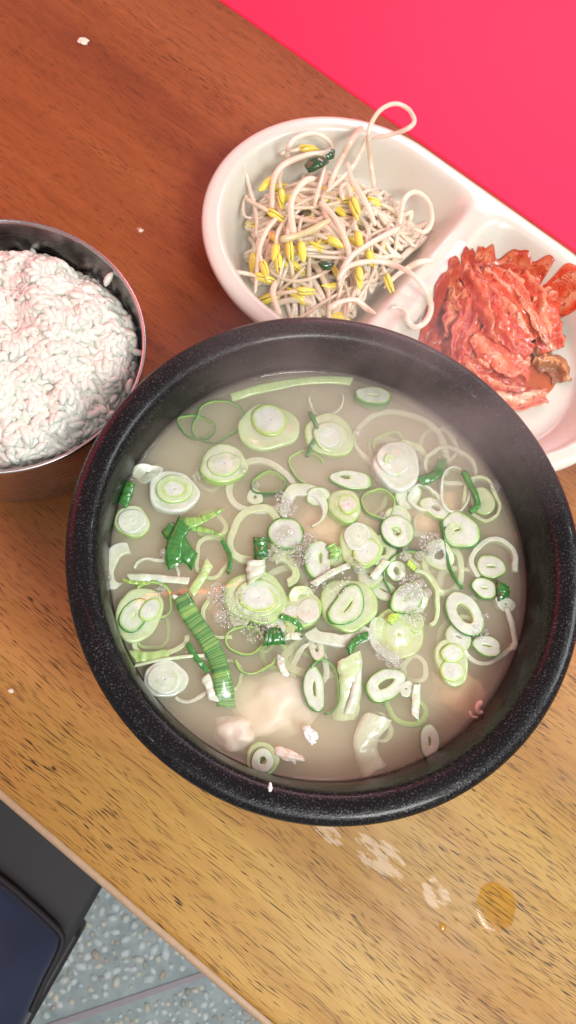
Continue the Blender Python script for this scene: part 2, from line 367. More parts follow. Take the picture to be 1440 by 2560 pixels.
while len(pts) < 22000:
    x, y = rnd(-0.45, 0.40), rnd(-0.55, 0.10)
    p = Vector((x, y, 0)); side = (p - Vector((ja.x, ja.y, 0))).dot(jn)
    if abs(side) < 0.012: pts.append(None); continue
    r = rnd(0.0036, 0.0080) * (0.75 if side < 0 else 1.0)
    pts.append((x, y, r, side))
grid = {}
keep = []
for q in pts:
    if q is None: continue
    x, y, r, side = q; gx, gy = int(x//0.02), int(y//0.02); ok = True
    for i in (-1, 0, 1):
        for j in (-1, 0, 1):
            for (X, Y, R_) in grid.get((gx+i, gy+j), []):
                if (X-x)**2 + (Y-y)**2 < (0.72*(r+R_))**2: ok = False
    if ok:
        grid.setdefault((gx, gy), []).append((x, y, r)); keep.append(q)
edge_n = GW
def floor_seen(x, y):
    px, py, zz = to_px((x, y, FZ)); k = at(px, py, 0)
    return -20 < px < 760 and 2100 < py < 2600 and uw(k).y < w0+0.002
seen = [q for q in keep if floor_seen(q[0], q[1])]; rest = [q for q in keep if not floor_seen(q[0], q[1])]
seen.sort(key=lambda q: -q[2]); rest += seen[290:]; seen = seen[:290]
for (x, y, r, side) in seen:
    o = obj('stone', random.choice(SM), None, fl, (x, y, -0.0006)); o.scale = (r*rnd(.85, 1.3), r, r*1.1); o.rotation_euler = (rnd(-.2, .2), rnd(-.2, .2), rnd(0, 6.28))
gvm = N('gravel_stone'); gg = gvm.noise(gvm.coord(), 120, 4, .6)
gvm.set(color=gvm.mix(gvm.ramp(gg, [(.35, .3), (.65, 0.)]), gvm.attr(), (.30, .36, .36)), rough=.45)
STC = [(.66, .82, .84), (.78, .90, .92), (.58, .74, .76), (.78, .82, .68), (.50, .62, .62), (.34, .42, .40), (.60, .52, .40)]
V, Fc, GC = [], [], []
for (x, y, r, side) in rest:
    m = random.choice(SM); b0 = len(V); a = rnd(0, 6.28); ca, sa = math.cos(a)*r, math.sin(a)*r
    for q in m.vertices: V.append((x+q.co.x*ca-q.co.y*sa, y+q.co.x*sa+q.co.y*ca, q.co.z*r*1.1))
    GC += [random.choice(STC)]*len(m.vertices)
    for pl in m.polygons: Fc.append([b0+i for i in pl.vertices])
gr = obj('gravel', mesh('gravel', V, Fc, GC), gvm.m, fl); gr['kind'] = 'stuff'
q0, q1 = ja - jd*0.6, jb + jd*0.9
v, f, c = sweep([Vector((q0.x+(q1.x-q0.x)*i/20, q0.y+(q1.y-q0.y)*i/20, 0.001)) for i in range(21)], [(-0.004, -0.002), (0.004, -0.002), (0.0032, 0.0012), (-0.0032, 0.0012)])
obj('joint_strip', fix_normals(mesh('joint_strip', v, f, smooth=False)), mat_plain('joint_metal', (0.36, 0.34, 0.38), 0.5, nscale=200), fl)

# ------------------------------------------------------------------ dark stool with a navy cloth on it, beside the table
SZ = -0.27
A, B = at(262, 2205, SZ), at(60, 2560, SZ); e = (B-A).normalized(); nn = Vector((e.y, -e.x, 0))   # nn points away from the seat
if nn.x < 0: nn = -nn
st = empty('stool', (A.x, A.y, FZ), math.atan2(e.y, e.x)); tag(st, 'dark grey vinyl stool tucked against the wooden table edge', 'stool')
sgn = 1.0 if (Matrix.Rotation(math.atan2(e.y, e.x), 3, 'Z') @ Vector((0, 1, 0))).dot(nn) > 0 else -1.0
def ysp(a, b): return (min(a*sgn, b*sgn), max(a*sgn, b*sgn))
y0, y1 = ysp(-0.34, 0.0)
obj('seat', box('seat', -0.10, 0.30, y0, y1, SZ-FZ-0.045, SZ-FZ, 0.008, 4), MT['seat'], st)
y0, y1 = ysp(-0.33, 0.004)
obj('seat_frame', box('seat_frame', 0.045, 0.235, y0, y1, SZ-FZ-0.10, SZ-FZ-0.047, 0.004, 2), MT['seat_frame'], st)
for lx in (0.235, -0.07):
    for ly in (-0.020, -0.31):
        y0, y1 = ysp(ly-0.02, ly+0.02)
        obj('leg', box('leg', lx-0.018, lx+0.018, y0, y1, 0.0, SZ-FZ-0.102 if lx > 0 else SZ-FZ-0.046, 0.003, 2), MT['seat_frame'], st)
nv = empty('navy_cloth', at(60, 2400, SZ)); tag(nv, 'navy blue cloth with dark piped edge lying on the stool seat', 'cloth')
out_px = [(-420, 1900), (-200, 2055), (0, 2203), (70, 2262), (118, 2306), (146, 2335), (153, 2358), (140, 2395), (112, 2450), (85, 2510), (60, 2565), (20, 2640), (-60, 2760), (-420, 2760)]
CZ = SZ + 0.016
pl = smooth_path([at(x, y, CZ) for x, y in out_px], 90); cen = at(-150, 2450, CZ); loc = nv.location
V, Fc = [], []; nr = 22
for k in range(nr+1):
    s_ = k/nr
    for p in pl:
        q = cen.lerp(p, s_); z = CZ - 0.016*max(0, (s_-0.93)/0.07)**2*0.9 + 0.0085*hgt(q.x, q.y, 26, 3)*(1-s_**6) + 0.0045*math.sin((q.x*0.8+q.y*0.35)*95)*(1-s_**4)
        V.append((q.x-loc.x, q.y-loc.y, z-loc.z))
m_ = len(pl)
for k in range(nr):
    for i in range(m_-1): Fc.append((k*m_+i, (k+1)*m_+i, (k+1)*m_+i+1, k*m_+i+1))
b0 = len(V)
for p in pl: V.append((p.x-loc.x, p.y-loc.y, SZ+0.0006-loc.z))
for i in range(m_-1): Fc.append((nr*m_+i, b0+i, b0+i+1, nr*m_+i+1))
obj('fabric', fix_normals(mesh('fabric', V, Fc)), MT['navy'], nv)
v, f, c = sweep([p - loc + Vector((0, 0, -0.006)) for p in pl[:66]], circle_sec(0.0022, 8))
obj('piping', fix_normals(mesh('piping', v, f)), MT['piping'], nv)

# ------------------------------------------------------------------ stone pot and broth
PC = Vector((0.0509, 0.0716, 0.0)); SOUP = 0.0675; SR = 0.0774
pot = empty('stone_pot', PC); tag(pot, 'round black glazed stone pot holding the scallion soup', 'pot')
body = [(0, 0.0), (0.058, 0.0), (0.063, 0.002), (0.070, 0.016), (0.0785, 0.040), (0.0845, 0.062), (0.0870, 0.0745), (0.0870, 0.0770)]
inner = [(0.0792, 0.0838), (0.0784, 0.0812), (0.0779, 0.0780), (0.0777, 0.0720), (0.0775, SOUP), (0.0766, 0.058), (0.0735, 0.042), (0.066, 0.024), (0.054, 0.014), (0.035, 0.0105), (0, 0.010)]
rimp = [(0.0865, 0.0765), (0.0884, 0.0785), (0.0895, 0.0815), (0.0899, 0.0850), (0.0895, 0.0866), (0.0884, 0.0877), (0.0868, 0.0882), (0.0848, 0.0882), (0.0828, 0.0879), (0.0812, 0.0872), (0.0801, 0.0862), (0.0795, 0.0848), (0.0790, 0.0832)]
obj('body', lathe('pot_body', body + [(0.0868, 0.0772)], 160), MT['pot'], pot)
obj('rim', lathe('pot_rim', rimp, 200), MT['pot'], pot)
obj('inner_wall', lathe('pot_inner', inner, 160), MT['pot'], pot)
br = [(0, SOUP)] + [(SR*k/12, SOUP) for k in range(1, 11)] + [(SR-0.0022, SOUP+0.00005), (SR-0.0012, SOUP+0.00025), (SR-0.0005, SOUP+0.0007), (SR-0.0001, SOUP+0.0014),
      (0.0764, 0.058), (0.0733, 0.042), (0.0658, 0.0242), (0.0538, 0.0142), (0.035, 0.0107), (0, 0.0102)]
bro = obj('broth', lathe('broth', br, 160), MT['broth'], None, PC); tag(bro, 'cloudy beige soup broth filling the black stone pot', 'soup')

# ------------------------------------------------------------------ scallions
WH, OW, PG, WG, YG, G_, DG = (.63, .70, .61), (.57, .65, .46), (.36, .57, .15), (.52, .67, .34), (.43, .60, .12), (.055, .26, .04), (.016, .12, .028)
def lerp3(a, b, t): return tuple(a[i]+(b[i]-a[i])*t for i in range(3))
def ramp3(stops, x):
    for (a, ca), (b, cb) in zip(stops, stops[1:]):
        if x <= b: return lerp3(ca, cb, 0 if b == a else max(0, (x-a)/(b-a)))
    return stops[-1][1]
def slice_mesh(rx, ry, inner, h, stops, wob=0.085, kid=0.0, off=(0, 0), arc=None, flop=0.0, seed=0, innerwall=None, n=56):
    """one closed scallion ring or disc. inner = (fx, fy) as a share of rx, ry; stops colour from inside to outside"""
    rng = random.Random(seed); p1, p2, p3 = rng.uniform(0, 6.28), rng.uniform(0, 6.28), rng.uniform(0, 6.28)
    def outl(t, sx, sy, w):
        x, y = math.cos(t)*sx, math.sin(t)*sy
        k = 1 + w*(0.6*math.sin(2*t+p1) + 0.5*math.sin(3*t+p2) + 0.25*math.sin(5*t+p3) + 0.35*mnoise.noise(Vector((math.cos(t)*2.6, math.sin(t)*2.6, p1))))
        x *= k; y *= k; y += kid*rx*((x/rx)**2 - 0.4)
        return x, y
    fs = [0, .04, .14, .3, .45, .6, .72, .82, .9, .95, .985, 1.0]
    sec = []
    for fr in fs:
        dome = -0.10*h*(1-min(1, (1-fr)/0.08))**2 - 0.10*h*(1-min(1, fr/0.08))**2
        sec.append((fr, dome, ramp3(stops, fr)))
    oc = stops[-1][1]; ic = innerwall or stops[0][1]
    sec += [(1.012, -0.35*h, oc), (1.0, -0.75*h, oc), (0.97, -h, oc), (0.5, -h, ramp3(stops, .5)), (0.03, -h, ic), (0, -0.75*h, ic)]
    m = len(sec); V, Fc, C = [], [], []
    t0, t1 = (0, 2*PI) if arc is None else (math.radians(arc[0]), math.radians(arc[1]))
    nn_ = n if arc is None else n+1
    lobes = rng.uniform(0, 6.28)
    for i in range(nn_):
        t = t0 + (t1-t0)*i/n
        ox, oy = outl(t, rx, ry, wob); ix, iy = outl(t, rx*inner[0], ry*inner[1], wob*1.6)
        ix += off[0]*rx; iy += off[1]*ry
        for fr, z, c in sec:
            x, y = ix+(ox-ix)*fr, iy+(oy-iy)*fr
            zz = z*(.75+.5*abs(mnoise.noise(Vector((math.cos(t)*1.3, math.sin(t)*1.3, seed))))) + .0009*mnoise.noise(Vector((x*120, y*120, seed*1.7))) + flop*h*(math.sin(t*2+lobes))*((x*x+y*y)**.5/rx) + 0.0006*mnoise.noise(Vector((x*260, y*260, seed)))*(0.4 if z > -0.3*h else 0)
            k = 1 + 0.10*mnoise.noise(Vector((x*420, y*420, seed+5.0)))
            if .08 < fr < .93 and z > -.3*h: c = ramp3(stops, fr + .085*mnoise.noise(Vector((math.cos(t)*1.7, math.sin(t)*1.7, seed+fr*1.5))))
            V.append((x, y, zz)); C.append((c[0]*k, c[1]*k, c[2]*k))
    for i in range(n):
        j = (i+1) % nn_
        for k in range(m):
            l = (k+1) % m; Fc.append((i*m+k, j*m+k, j*m+l, i*m+l))
    if arc is not None: Fc.append(tuple(range(m))); Fc.append(tuple((nn_-1)*m+k for k in reversed(range(m))))
    return fix_normals(mesh('scallion', V, Fc, C))
PAL = dict(
    white=[(0, OW), (.25, WH), (.5, OW), (.62, WH), (.8, OW), (.86, WH), (1, WH)],
    whiteg=[(0, WH), (.55, WH), (.62, WG), (.75, WH), (.92, WG), (1, PG)],
    yell=[(0, WH), (.45, WH), (.55, YG), (.68, WG), (.85, OW), (.95, WG), (1, PG)],
    green=[(0, WG), (.3, WH), (.75, WH), (.86, WG), (.92, PG), (.965, G_), (1, G_)],
    dgreen=[(0, WG), (.3, WH), (.8, WH), (.89, PG), (.95, G_), (1, DG)],
    core=[(0, WH), (.7, WH), (.86, WG), (.95, YG), (1, YG)],
    coreg=[(0, WG), (.6, WH), (.85, WG), (.95, G_), (1, G_)],
    thin=[(0, PG), (.5, PG), (1, G_)], thind=[(0, PG), (.4, G_), (1, DG)], thinw=[(0, OW), (1, WH)], thinp=[(0, OW), (.5, WG), (.6, OW), (.9, WG), (1, PG)], pale=[(0, WG), (.5, OW), (1, WG)], leek=[(0, WG), (.3, OW), (.55, WG), (.62, YG), (.7, OW), (.88, WG), (1, PG)])
NS = [100]
GROUP = 'scallion slices in the soup'
def place(o, cx, cy, rot, dz, tilt):
    o.location = at(cx, cy, SOUP+(dz*0.001-.0003 if dz < 0 else dz*.00050-.0009))
    o.rotation_euler = (math.radians(tilt[0]), math.radians(tilt[1]), math.radians(-rot))
def S(label, cx, cy, rx, ry, rot=0, pal='white', hole=(0, 0), h=3.5, dz=0.5, tilt=(0, 0), cores=(), name='scallion_slice', **kw):
    NS[0] += 1; s = mpp(cx, cy, SOUP); mat = MT['scallion']
    hole = (max(hole[0], .012), max(hole[1], .012))
    me = slice_mesh(rx*s, ry*s, hole, h*0.001, PAL[pal], seed=NS[0], **kw)
    if cores:
        root = empty(name); obj('outer_layer', me, mat, root)
        for (dx, dy, ax, ay, ar, cp, up, *ch) in cores:
            NS[0] += 1
            cm = slice_mesh(ax*s, ay*s, ch[0] if ch else (.012, .012), h*0.0007, PAL[cp], seed=NS[0], wob=0.05, kid=(ch[1] if len(ch) > 1 else 0))
            o = obj('core', cm, mat, root, (dx*s, -dy*s, .0005+up*0.00035)); o.rotation_euler.z = math.radians(-ar)
    else:
        root = obj(name, me, mat)
    place(root, cx, cy, rot, dz, tilt); tag(root, label, 'scallion', GROUP); return root
def strip(label, path, width, c_a, c_b, stripes=0.5, freq=1.2, th=0.8, arch=0.3, dz=0.3, name='scallion_strip', taper=None, dzs=None, mat='leaf', cat='scallion'):
    """flat cut leaf laid along photo points; fibres across it come as fine colour lines"""
    NS[0] += 1; rng = random.Random(NS[0])
    P = [at(x, y, SOUP + 0.001*(lambda q: q if q < 0 else q*.6)(dz if dzs is None else dzs[i])) for i, (x, y) in enumerate(path)]; o0 = P[len(P)//2].copy()
    s = mpp(*path[len(path)//2], SOUP); w = width*s; L = sum((b-a).length for a, b in zip(P, P[1:])); n = max(16, int(L/0.00022))
    pth = [p - o0 for p in smooth_path(P, n)]
    cs = [(-.5, 0), (-.3, .5), (-.1, .8), (.1, .8), (.3, .5), (.5, 0)]
    t = th*0.001; sec = [(a*w, b*arch*w*0.4) for a, b in cs] + [(a*w*0.98, b*arch*w*0.4 - t) for a, b in reversed(cs)]
    lines = [rng.random() for _ in range(n)]
    def col(i, k):
        q = lines[int(i/max(freq*.6, .01)) % n]**2.2*stripes + (1-stripes)*0.35
        return lerp3(c_a, c_b, min(1, max(0, q + 0.15*(rng.random()-.5))))
    sl0, sl1 = rng.uniform(-.7, .7), rng.uniform(-.7, .7); sd = rng.uniform(0, 50)
    base_t = taper or (lambda t: 1.0)
    v, f, c = sweep(pth, sec, col, scale=lambda t: base_t(t)*(1+.16*mnoise.noise(Vector((t*4, sd, 0)))+.07*mnoise.noise(Vector((t*15, sd, 3)))))
    m_ = len(sec); nn_ = len(pth)
    for i in range(nn_):                          # slanted, uneven cuts at both ends and a limp twist
        t = i/(nn_-1); tg = (pth[min(i+1, nn_-1)]-pth[max(i-1, 0)]).normalized()
        for k in range(m_):
            a = sec[k][0]; e0 = max(0, 1-t*nn_*.00022/(w*.8+1e-6)); e1 = max(0, 1-(1-t)*nn_*.00022/(w*.8+1e-6))
            v[i*m_+k] = v[i*m_+k] + tg*(a*(sl0*e0+sl1*e1) + .0006*mnoise.noise(Vector((a*2200, sd, 1)))*(e0+e1)) + Vector((0, 0, .0007*mnoise.noise(Vector((t*5, a*300, sd)))))
    root = obj(name, fix_normals(mesh(name, v, f, c)), MT[mat], None, o0); tag(root, label, cat, GROUP); return root

# far side of the pot
strip('long pale ribbed scallion strip lying under the far wall of the pot', [(578, 992), (650, 972), (740, 955), (820, 948), (880, 952)], 22, WG, PG, .9, 1.3, dz=-1.6)
S('white tilted slice with a dark slit nearest the far wall', 934, 986, 46, 30, 0, 'green', (.28, .04), 5, 1.6, (-14, 0))
S('wide thin dark green ring behind the small oval ring at far side', 545, 1052, 70, 52, -22, 'thind', (.93, .91), 3, -0.8, (8, 0))
S('small oval dark green ring at upper left, inside the wide ring', 491, 1066, 49, 32, 18, 'thind', (.91, .88), 3, 0.4, (6, 4))
S('fat pale disc with bright white core and yellow green ring at far side', 672, 1066, 80, 63, 0, 'pale', (.0, .0), 4, 0.5, (-4, 0), cores=[(2, -16, 46, 43, 0, 'core', 1.4)])
S('rolled pale green slice with concentric layers and a dark wavy edge', 826, 1086, 62, 62, 0, 'thinp', (.1, .1), 4, 0.3, (0, 5), cores=[(0, 6, 44, 42, 0, 'whiteg', 0.9), (-6, 10, 26, 28, 0, 'white', 1.6)])
strip('dark green wavy skin edge along the rolled pale slice', [(775, 1030), (790, 1060), (793, 1085), (778, 1115), (768, 1140)], 9, G_, DG, .6, 2, dz=1.2, th=1.5)
S('thin pale curl just under the surface behind the rolled slice', 815, 1003, 48, 38, -10, 'thinw', (.9, .88), 3, -1.6, arc=(150, 380))
S('large faint thin white ring sunk in the broth at upper right', 1010, 1115, 128, 98, 10, 'thinw', (.90, .88), 2.5, -3.6, (2, 0))
S('big white concentric disc standing out at the upper right', 994, 1162, 60, 68, -12, 'white', (.0, .0), 6, 2.2, (-6, 3), cores=[(-8, -14, 42, 44, 10, 'white', 0.5), (-12, -2, 22, 30, -20, 'yell', 0.9)])
S('pale green and white disc between the rings and the whitest disc', 560, 1157, 63, 53, -20, 'whiteg', (.0, .0), 5, 1.4, (-8, 4), cores=[(-2, 4, 42, 36, 0, 'whiteg', 0.5)])
S('large pure white disc at the left of the soup', 434, 1227, 66, 54, 6, 'white', (.0, .0), 5, 2.0, (-6, 3), cores=[(0, -4, 46, 38, 0, 'yell', 0.4)])
S('crumpled whitish chunk against the wall beside the rice bowl', 366, 1182, 38, 24, -15, 'white', (.1, .05), 5, 1.2, (10, -12), wob=.16, flop=.4)
strip('bright green leaf bit against the left wall of the pot', [(326, 1205), (318, 1235), (306, 1262)], 26, G_, DG, .3, 3, dz=1.5)
S('small round pale slice touching the left wall', 331, 1302, 44, 41, 0, 'whiteg', (.0, .0), 5, 1.2, (-4, 6), cores=[(-2, 2, 34, 31, 0, 'white', 0.4)])
S('empty oval dark green ring left of the slices at centre top', 672, 1206, 47, 33, -6, 'thind', (.86, .82), 4.5, 0.8, (-6, 0))
S('wide thin white ring sunk behind the empty oval green ring', 652, 1215, 92, 76, 20, 'thinw', (.80, .78), 3, -2.0)
S('green edged sliver with white flesh above the middle', 768, 1166, 50, 42, 35, 'thin', (.92, .90), 3.5, -0.3, arc=(60, 300))
S('flat oval pale green slice with a small brown hole', 879, 1199, 54, 25, 8, 'green', (.22, .22), 3.5, 0.8, (0, 0), off=(-.3, .2), wob=.08)
S('white crescent with thin green tail like a broken ring', 757, 1268, 62, 66, 0, 'whiteg', (.72, .72), 3.5, 0.6, off=(.05, -.22), arc=(-60, 200))
S('pale yellow disc with white core above the centre', 862, 1263, 44, 45, 10, 'leek', (.0, .0), 6, 1.0, (-6, -5), cores=[(6, -4, 25, 29, -10, 'core', 0.6)])
S('hollow thin green ring above the holed green slice', 948, 1258, 42, 43, 0, 'thin', (.90, .90), 4.5, 0.4, (0, 0))
strip('folded dark green leaf bit below the big white disc', [(1050, 1203), (1080, 1192), (1100, 1172), (1106, 1145)], 24, G_, DG, .4, 3, dz=0.0, dzs=[0.6, 0.4, -.6, -2])
S('ragged broken whitish ring under the folded green leaf', 1064, 1246, 46, 36, 0, 'thinw', (.82, .78), 3.5, -0.4, wob=.14, arc=(-30, 290))
S('tall white looped ring near the right wall', 1138, 1224, 42, 64, 14, 'thinw', (.85, .90), 4, 0.2, (0, 6), wob=.07)
S('round pale green cup touching the right wall', 1204, 1246, 48, 60, -8, 'thinp', (.82, .84), 5, 0.0, (0, -8), cores=[(2, 6, 30, 36, 0, 'thinp', -2.4)])
strip('bright green wavy skin between the white loop and pale cup', [(1160, 1178), (1176, 1205), (1190, 1235), (1196, 1262), (1178, 1278)], 13, G_, G_, .3, 3, dz=1.2, th=2)
S('faint thin ring sunk under the green leaf at upper right', 1128, 1165, 68, 56, 10, 'thinw', (.86, .84), 2.5, -2.8)
S('grey white slice with dark green rim and bubbles in its middle', 715, 1333, 47, 43, 8, 'dgreen', (.0, .0), 4, 1.2, (-2, 0), wob=.02)
S('green rimmed white slice with a round brown hole', 994, 1327, 46, 43, 0, 'dgreen', (.26, .26), 5, 1.4, (-4, 3), wob=.03, off=(-.05, 0))
S('large pale slice with two yellow ringed hearts', 902, 1362, 58, 58, 30, 'leek', (.0, .0), 5, 0.8, (-4, -3), cores=[(-18, -14, 34, 38, 0, 'white', .5), (20, 10, 33, 37, 0, 'core', 1.0)])
S('white slice with green edge and an open notch facing left', 1152, 1325, 49, 49, 0, 'green', (.30, .16), 5, 1.2, (0, -5), off=(-.35, .1), arc=(195, 525))
strip('tall green pointed leaf among the left leaf cluster', [(418, 1318), (440, 1345), (468, 1385), (486, 1405)], 40, G_, DG, .4, 3, dz=0.8, dzs=[0, 1.5, 1.0, 0])
strip('broad green leaf crossing the left leaf cluster', [(462, 1305), (440, 1350), (434, 1395), (440, 1415)], 42, G_, DG, .4, 3, dz=0.8, dzs=[2.4, 2.2, 1.4, .2])
strip('pale green pointed leaf tip rising right of the cluster', [(462, 1310), (500, 1300), (535, 1285), (562, 1270)], 32, PG, G_, .8, 2, dz=1.5, dzs=[2.2, 2.4, 1.8, 1], taper=lambda t: 1-.85*t)
strip('narrow glossy leaf tip below the pale pointed leaf', [(480, 1318), (515, 1326), (545, 1334), (562, 1344)], 18, PG, G_, .8, 2, dz=1, taper=lambda t: 1-.8*t)
S('wide pale ring sunk left of the bubble covered slice', 640, 1335, 68, 84, 20, 'pale', (.74, .76), 4, -1.4)
S('kidney shaped green edged slice right of the foam', 795, 1399, 37, 50, 0, 'green', (.10, .25), 4, 0.8, (0, 5), wob=.05, off=(.2, .1))
strip('short dark green tube left of the bubbly slice', [(650, 1344), (652, 1370), (654, 1396)], 36, DG, G_, .7, 3, dz=.9, arch=.6, th=.7)
strip('teal green ribbed leaf bit between two pale slices', [(826, 1362), (838, 1380), (836, 1396)], 26, PG, G_, .9, 1.5, dz=.6)
S('white curved piece hugging the left wall', 300, 1412, 46, 64, 20, 'thinw', (.55, .62), 5, 0.4, (0, 8), off=(.35, 0), arc=(100, 290))
S('thin white half ring above the ribbed white strip at left', 392, 1432, 56, 42, 10, 'thinw', (.86, .84), 3, -0.5, arc=(0, 180))
strip('ribbed white strip lying level at the left', [(320, 1444), (370, 1444), (420, 1448), (472, 1452)], 20, WH, WG, .9, 1.4, dz=-.2)
strip('bright green skin line under the ribbed white strip', [(306, 1450), (335, 1456), (370, 1458)], 9, YG, G_, .3, 2, dz=0.3)
strip('ribbed white strip crossing near the centre', [(782, 1462), (815, 1440), (850, 1422), (872, 1414)], 17, WH, WG, .9, 1.5, dz=1.0, th=1.0)
strip('slim ribbed white strip right of the two hearted slice', [(932, 1446), (948, 1424), (966, 1402)], 20, WH, WG, .9, 1.5, dz=0.2, th=1.5)
S('largest pale disc with white heart ringed in yellow near the centre', 640, 1492, 78, 70, 0, 'leek', (.0, .0), 5, 1.0, (-5, 2), cores=[(4, 4, 60, 50, 0, 'whiteg', .4), (4, 2, 50, 40, 0, 'core', 1.0)])
strip('square white block standing on the largest disc', [(640, 1402), (640, 1425), (642, 1448)], 46, WH, WG, .8, 2, dz=2.0, th=1.6, arch=.3, mat='scallion')
S('yellow green half slice behind the square white block', 712, 1424, 34, 46, -20, 'leek', (.45, .5), 4, 0.4, arc=(-100, 130))
S('pale yellow half sunk slice right of the largest disc', 752, 1520, 50, 54, 0, 'leek', (.0, .0), 5, -0.2, (-12, -4), cores=[(-24, 10, 23, 19, -20, 'core', .8), (18, 8, 28, 34, 15, 'white', .5)])
S('big pale disc carrying a large green edged kidney', 872, 1510, 70, 70, 0, 'thinp', (.0, .0), 4.5, 0.6, (-4, -3), cores=[(-8, 4, 62, 36, -52, 'coreg', 1.2, (.3, .05), .30)])
S('white crescent peeking out under the kidney slice', 850, 1570, 84, 50, -4, 'white', (.62, .62), 5, -0.6, off=(0, .25), arc=(190, 350))
S('pale oval slice with two green ringed hearts at the left wall', 348, 1534, 58, 68, 18, 'pale', (.0, .0), 5, 1.2, (-3, 6), cores=[(-10, 8, 34, 46, 10, 'coreg', .6), (22, -18, 22, 34, 20, 'core', .8)])
S('green half ring tucked behind the two hearted oval slice', 378, 1500, 54, 52, 0, 'thin', (.86, .84), 5, 0.2, (6, 0), arc=(-60, 140))
strip('long ribbed green leaf strip curving down at the left', [(452, 1490), (478, 1540), (512, 1590), (540, 1640), (556, 1700), (566, 1768)], 46, (.025, .17, .055), PG, .8, 1.0, dz=1.0, dzs=[1.6, 1.8, 1.6, 1.3, .6, -1.4], th=1.0)
strip('white pointed chip at the top of the long ribbed leaf', [(432, 1488), (448, 1500), (470, 1514)], 24, WH, OW, .6, 3, dz=2.0, taper=lambda t: .35+.65*t)
S('squarish empty green ring left of the short green tube', 612, 1600, 50, 38, 6, 'thin', (.88, .85), 4.5, 1.0, (0, 0), wob=.05)
strip('short glossy dark green tube with white end at the centre', [(664, 1592), (686, 1590), (708, 1590)], 44, DG, G_, .7, 3, dz=1.0, arch=.6, th=.7)
strip('tiny ribbed white stub beside the short green tube', [(712, 1592), (732, 1590), (752, 1590)], 18, WH, WG, .9, 1.6, dz=.6, th=.9)
S('green lower half ring below the squarish ring', 640, 1640, 60, 42, -8, 'thin', (.88, .86), 4, -0.6, arc=(185, 350))
strip('thin bright green skin arc left of the kidney slice', [(702, 1540), (728, 1548), (748, 1562), (754, 1576)], 12, G_, G_, .3, 3, dz=1.6, th=1.6)
strip('thick green skin arc below the kidney slice', [(872, 1628), (884, 1608), (902, 1594), (920, 1588)], 20, G_, DG, .3, 3, dz=1.2, th=1.6)
S('large pale yellow slice half sunk below the messy green ring', 996, 1586, 64, 64, 0, 'leek', (.0, .0), 4, -1.8, (10, 0))
S('white crescent with foam on the sunk yellow slice', 992, 1592, 70, 66, 30, 'white', (.80, .80), 3.5, 0.2, off=(0, .12), arc=(170, 300))
S('thin dark green arc opening to the lower right', 1046, 1440, 88, 74, -12, 'thind', (.93, .91), 4.5, 1.2, arc=(55, 205))
S('yellow green ring wall right of the foam covered kidney', 1048, 1498, 58, 72, -14, 'leek', (.80, .84), 4, 0.4, arc=(-80, 80))
S('foam covered kidney slice inside the dark green arc', 1020, 1494, 34, 54, 55, 'green', (.05, .2), 4.5, 1.4, (-5, 3), kid=.32)
strip('tiny lime green chip above the foam covered kidney', [(1020, 1404), (1030, 1412), (1040, 1422)], 16, (.42, .68, .06), YG, .2, 3, dz=2.0)
strip('tiny lime green chip below the foam covered kidney', [(972, 1556), (980, 1546), (990, 1534)], 22, (.42, .68, .06), YG, .2, 3, dz=1.8)
S('long oval green rimmed slice with a deep oval hole at right', 1162, 1534, 44, 62, -28, 'dgreen', (.36, .44), 5, 1.4, (-4, -4), wob=.03)
strip('hair thin green skin line running down to the oval slice', [(1104, 1300), (1116, 1370), (1130, 1430), (1158, 1470)], 6, G_, DG, .3, 3, dz=.4, th=2)
S('white open ring hugging the right wall', 1238, 1408, 66, 66, 0, 'thinw', (.80, .80), 4, 0.2, (0, -6), arc=(-20, 220))
S('small green edged slice with slit inside the white open ring', 1228, 1416, 36, 32, 0, 'green', (.30, .06), 5, 1.0, (-4, -6))
S('small white slice with slit left of the green cube', 1211, 1470, 34, 27, 8, 'green', (.22, .04), 4.5, 1.2, (-3, 0))
strip('tiny bright green ribbed cube at the right wall', [(1258, 1458), (1259, 1476), (1260, 1496)], 32, DG, G_, .9, 2, dz=1.2, th=1.2, arch=.4)
S('crumpled white bit below the green cube', 1265, 1510, 30, 17, 10, 'white', (.1, .1), 4, 0.4, (8, 6), wob=.15)
S('small oval slice with dark slit at lower right wall', 1218, 1614, 38, 25, 12, 'green', (.3, .05), 4.5, 1.4, (-4, -3))
S('tall oval pale slice with two stacked white hearts', 1130, 1656, 41, 58, -6, 'pale', (.0, .0), 4.5, 1.2, (-4, -2), cores=[(4, -22, 30, 24, 0, 'core', .6), (-4, 20, 31, 28, 0, 'core', .6)])
S('pale sunk crescent under the small oval slice', 1222, 1612, 72, 46, -12, 'thinw', (.82, .78), 3, -1.2, arc=(180, 350))
S('white concentric disc at the lower left wall', 414, 1697, 54, 47, 10, 'white', (.0, .0), 5, 1.6, (-3, 5), cores=[(-4, 2, 42, 36, 0, 'white', .5), (8, 6, 22, 26, 0, 'whiteg', .9)])
S('thin white ring under the lower left disc', 470, 1690, 66, 66, 0, 'thinw', (.86, .87), 3, -1.0, arc=(-120, 100))
strip('white ribbed bit at the end of the long leaf', [(512, 1690), (526, 1720), (534, 1752)], 24, WH, OW, .8, 2, dz=-.2)
S('pale sunk ring below the two hearted oval slice', 400, 1595, 72, 52, -8, 'pale', (.82, .78), 4, -0.8, arc=(170, 360))
strip('pale green ribbed leaf along the lower left wall', [(330, 1640), (370, 1642), (420, 1636)], 26, PG, WG, .9, 1.5, dz=-.4)
strip('long thin pale strand above the lower left disc', [(336, 1664), (400, 1650), (460, 1642), (510, 1638)], 8, WG, WH, .5, 2, dz=.3, th=1.2)
strip('thin green skin sliver left of the long ribbed leaf', [(470, 1608), (484, 1635), (500, 1656), (520, 1678)], 14, G_, DG, .3, 3, dz=.6)
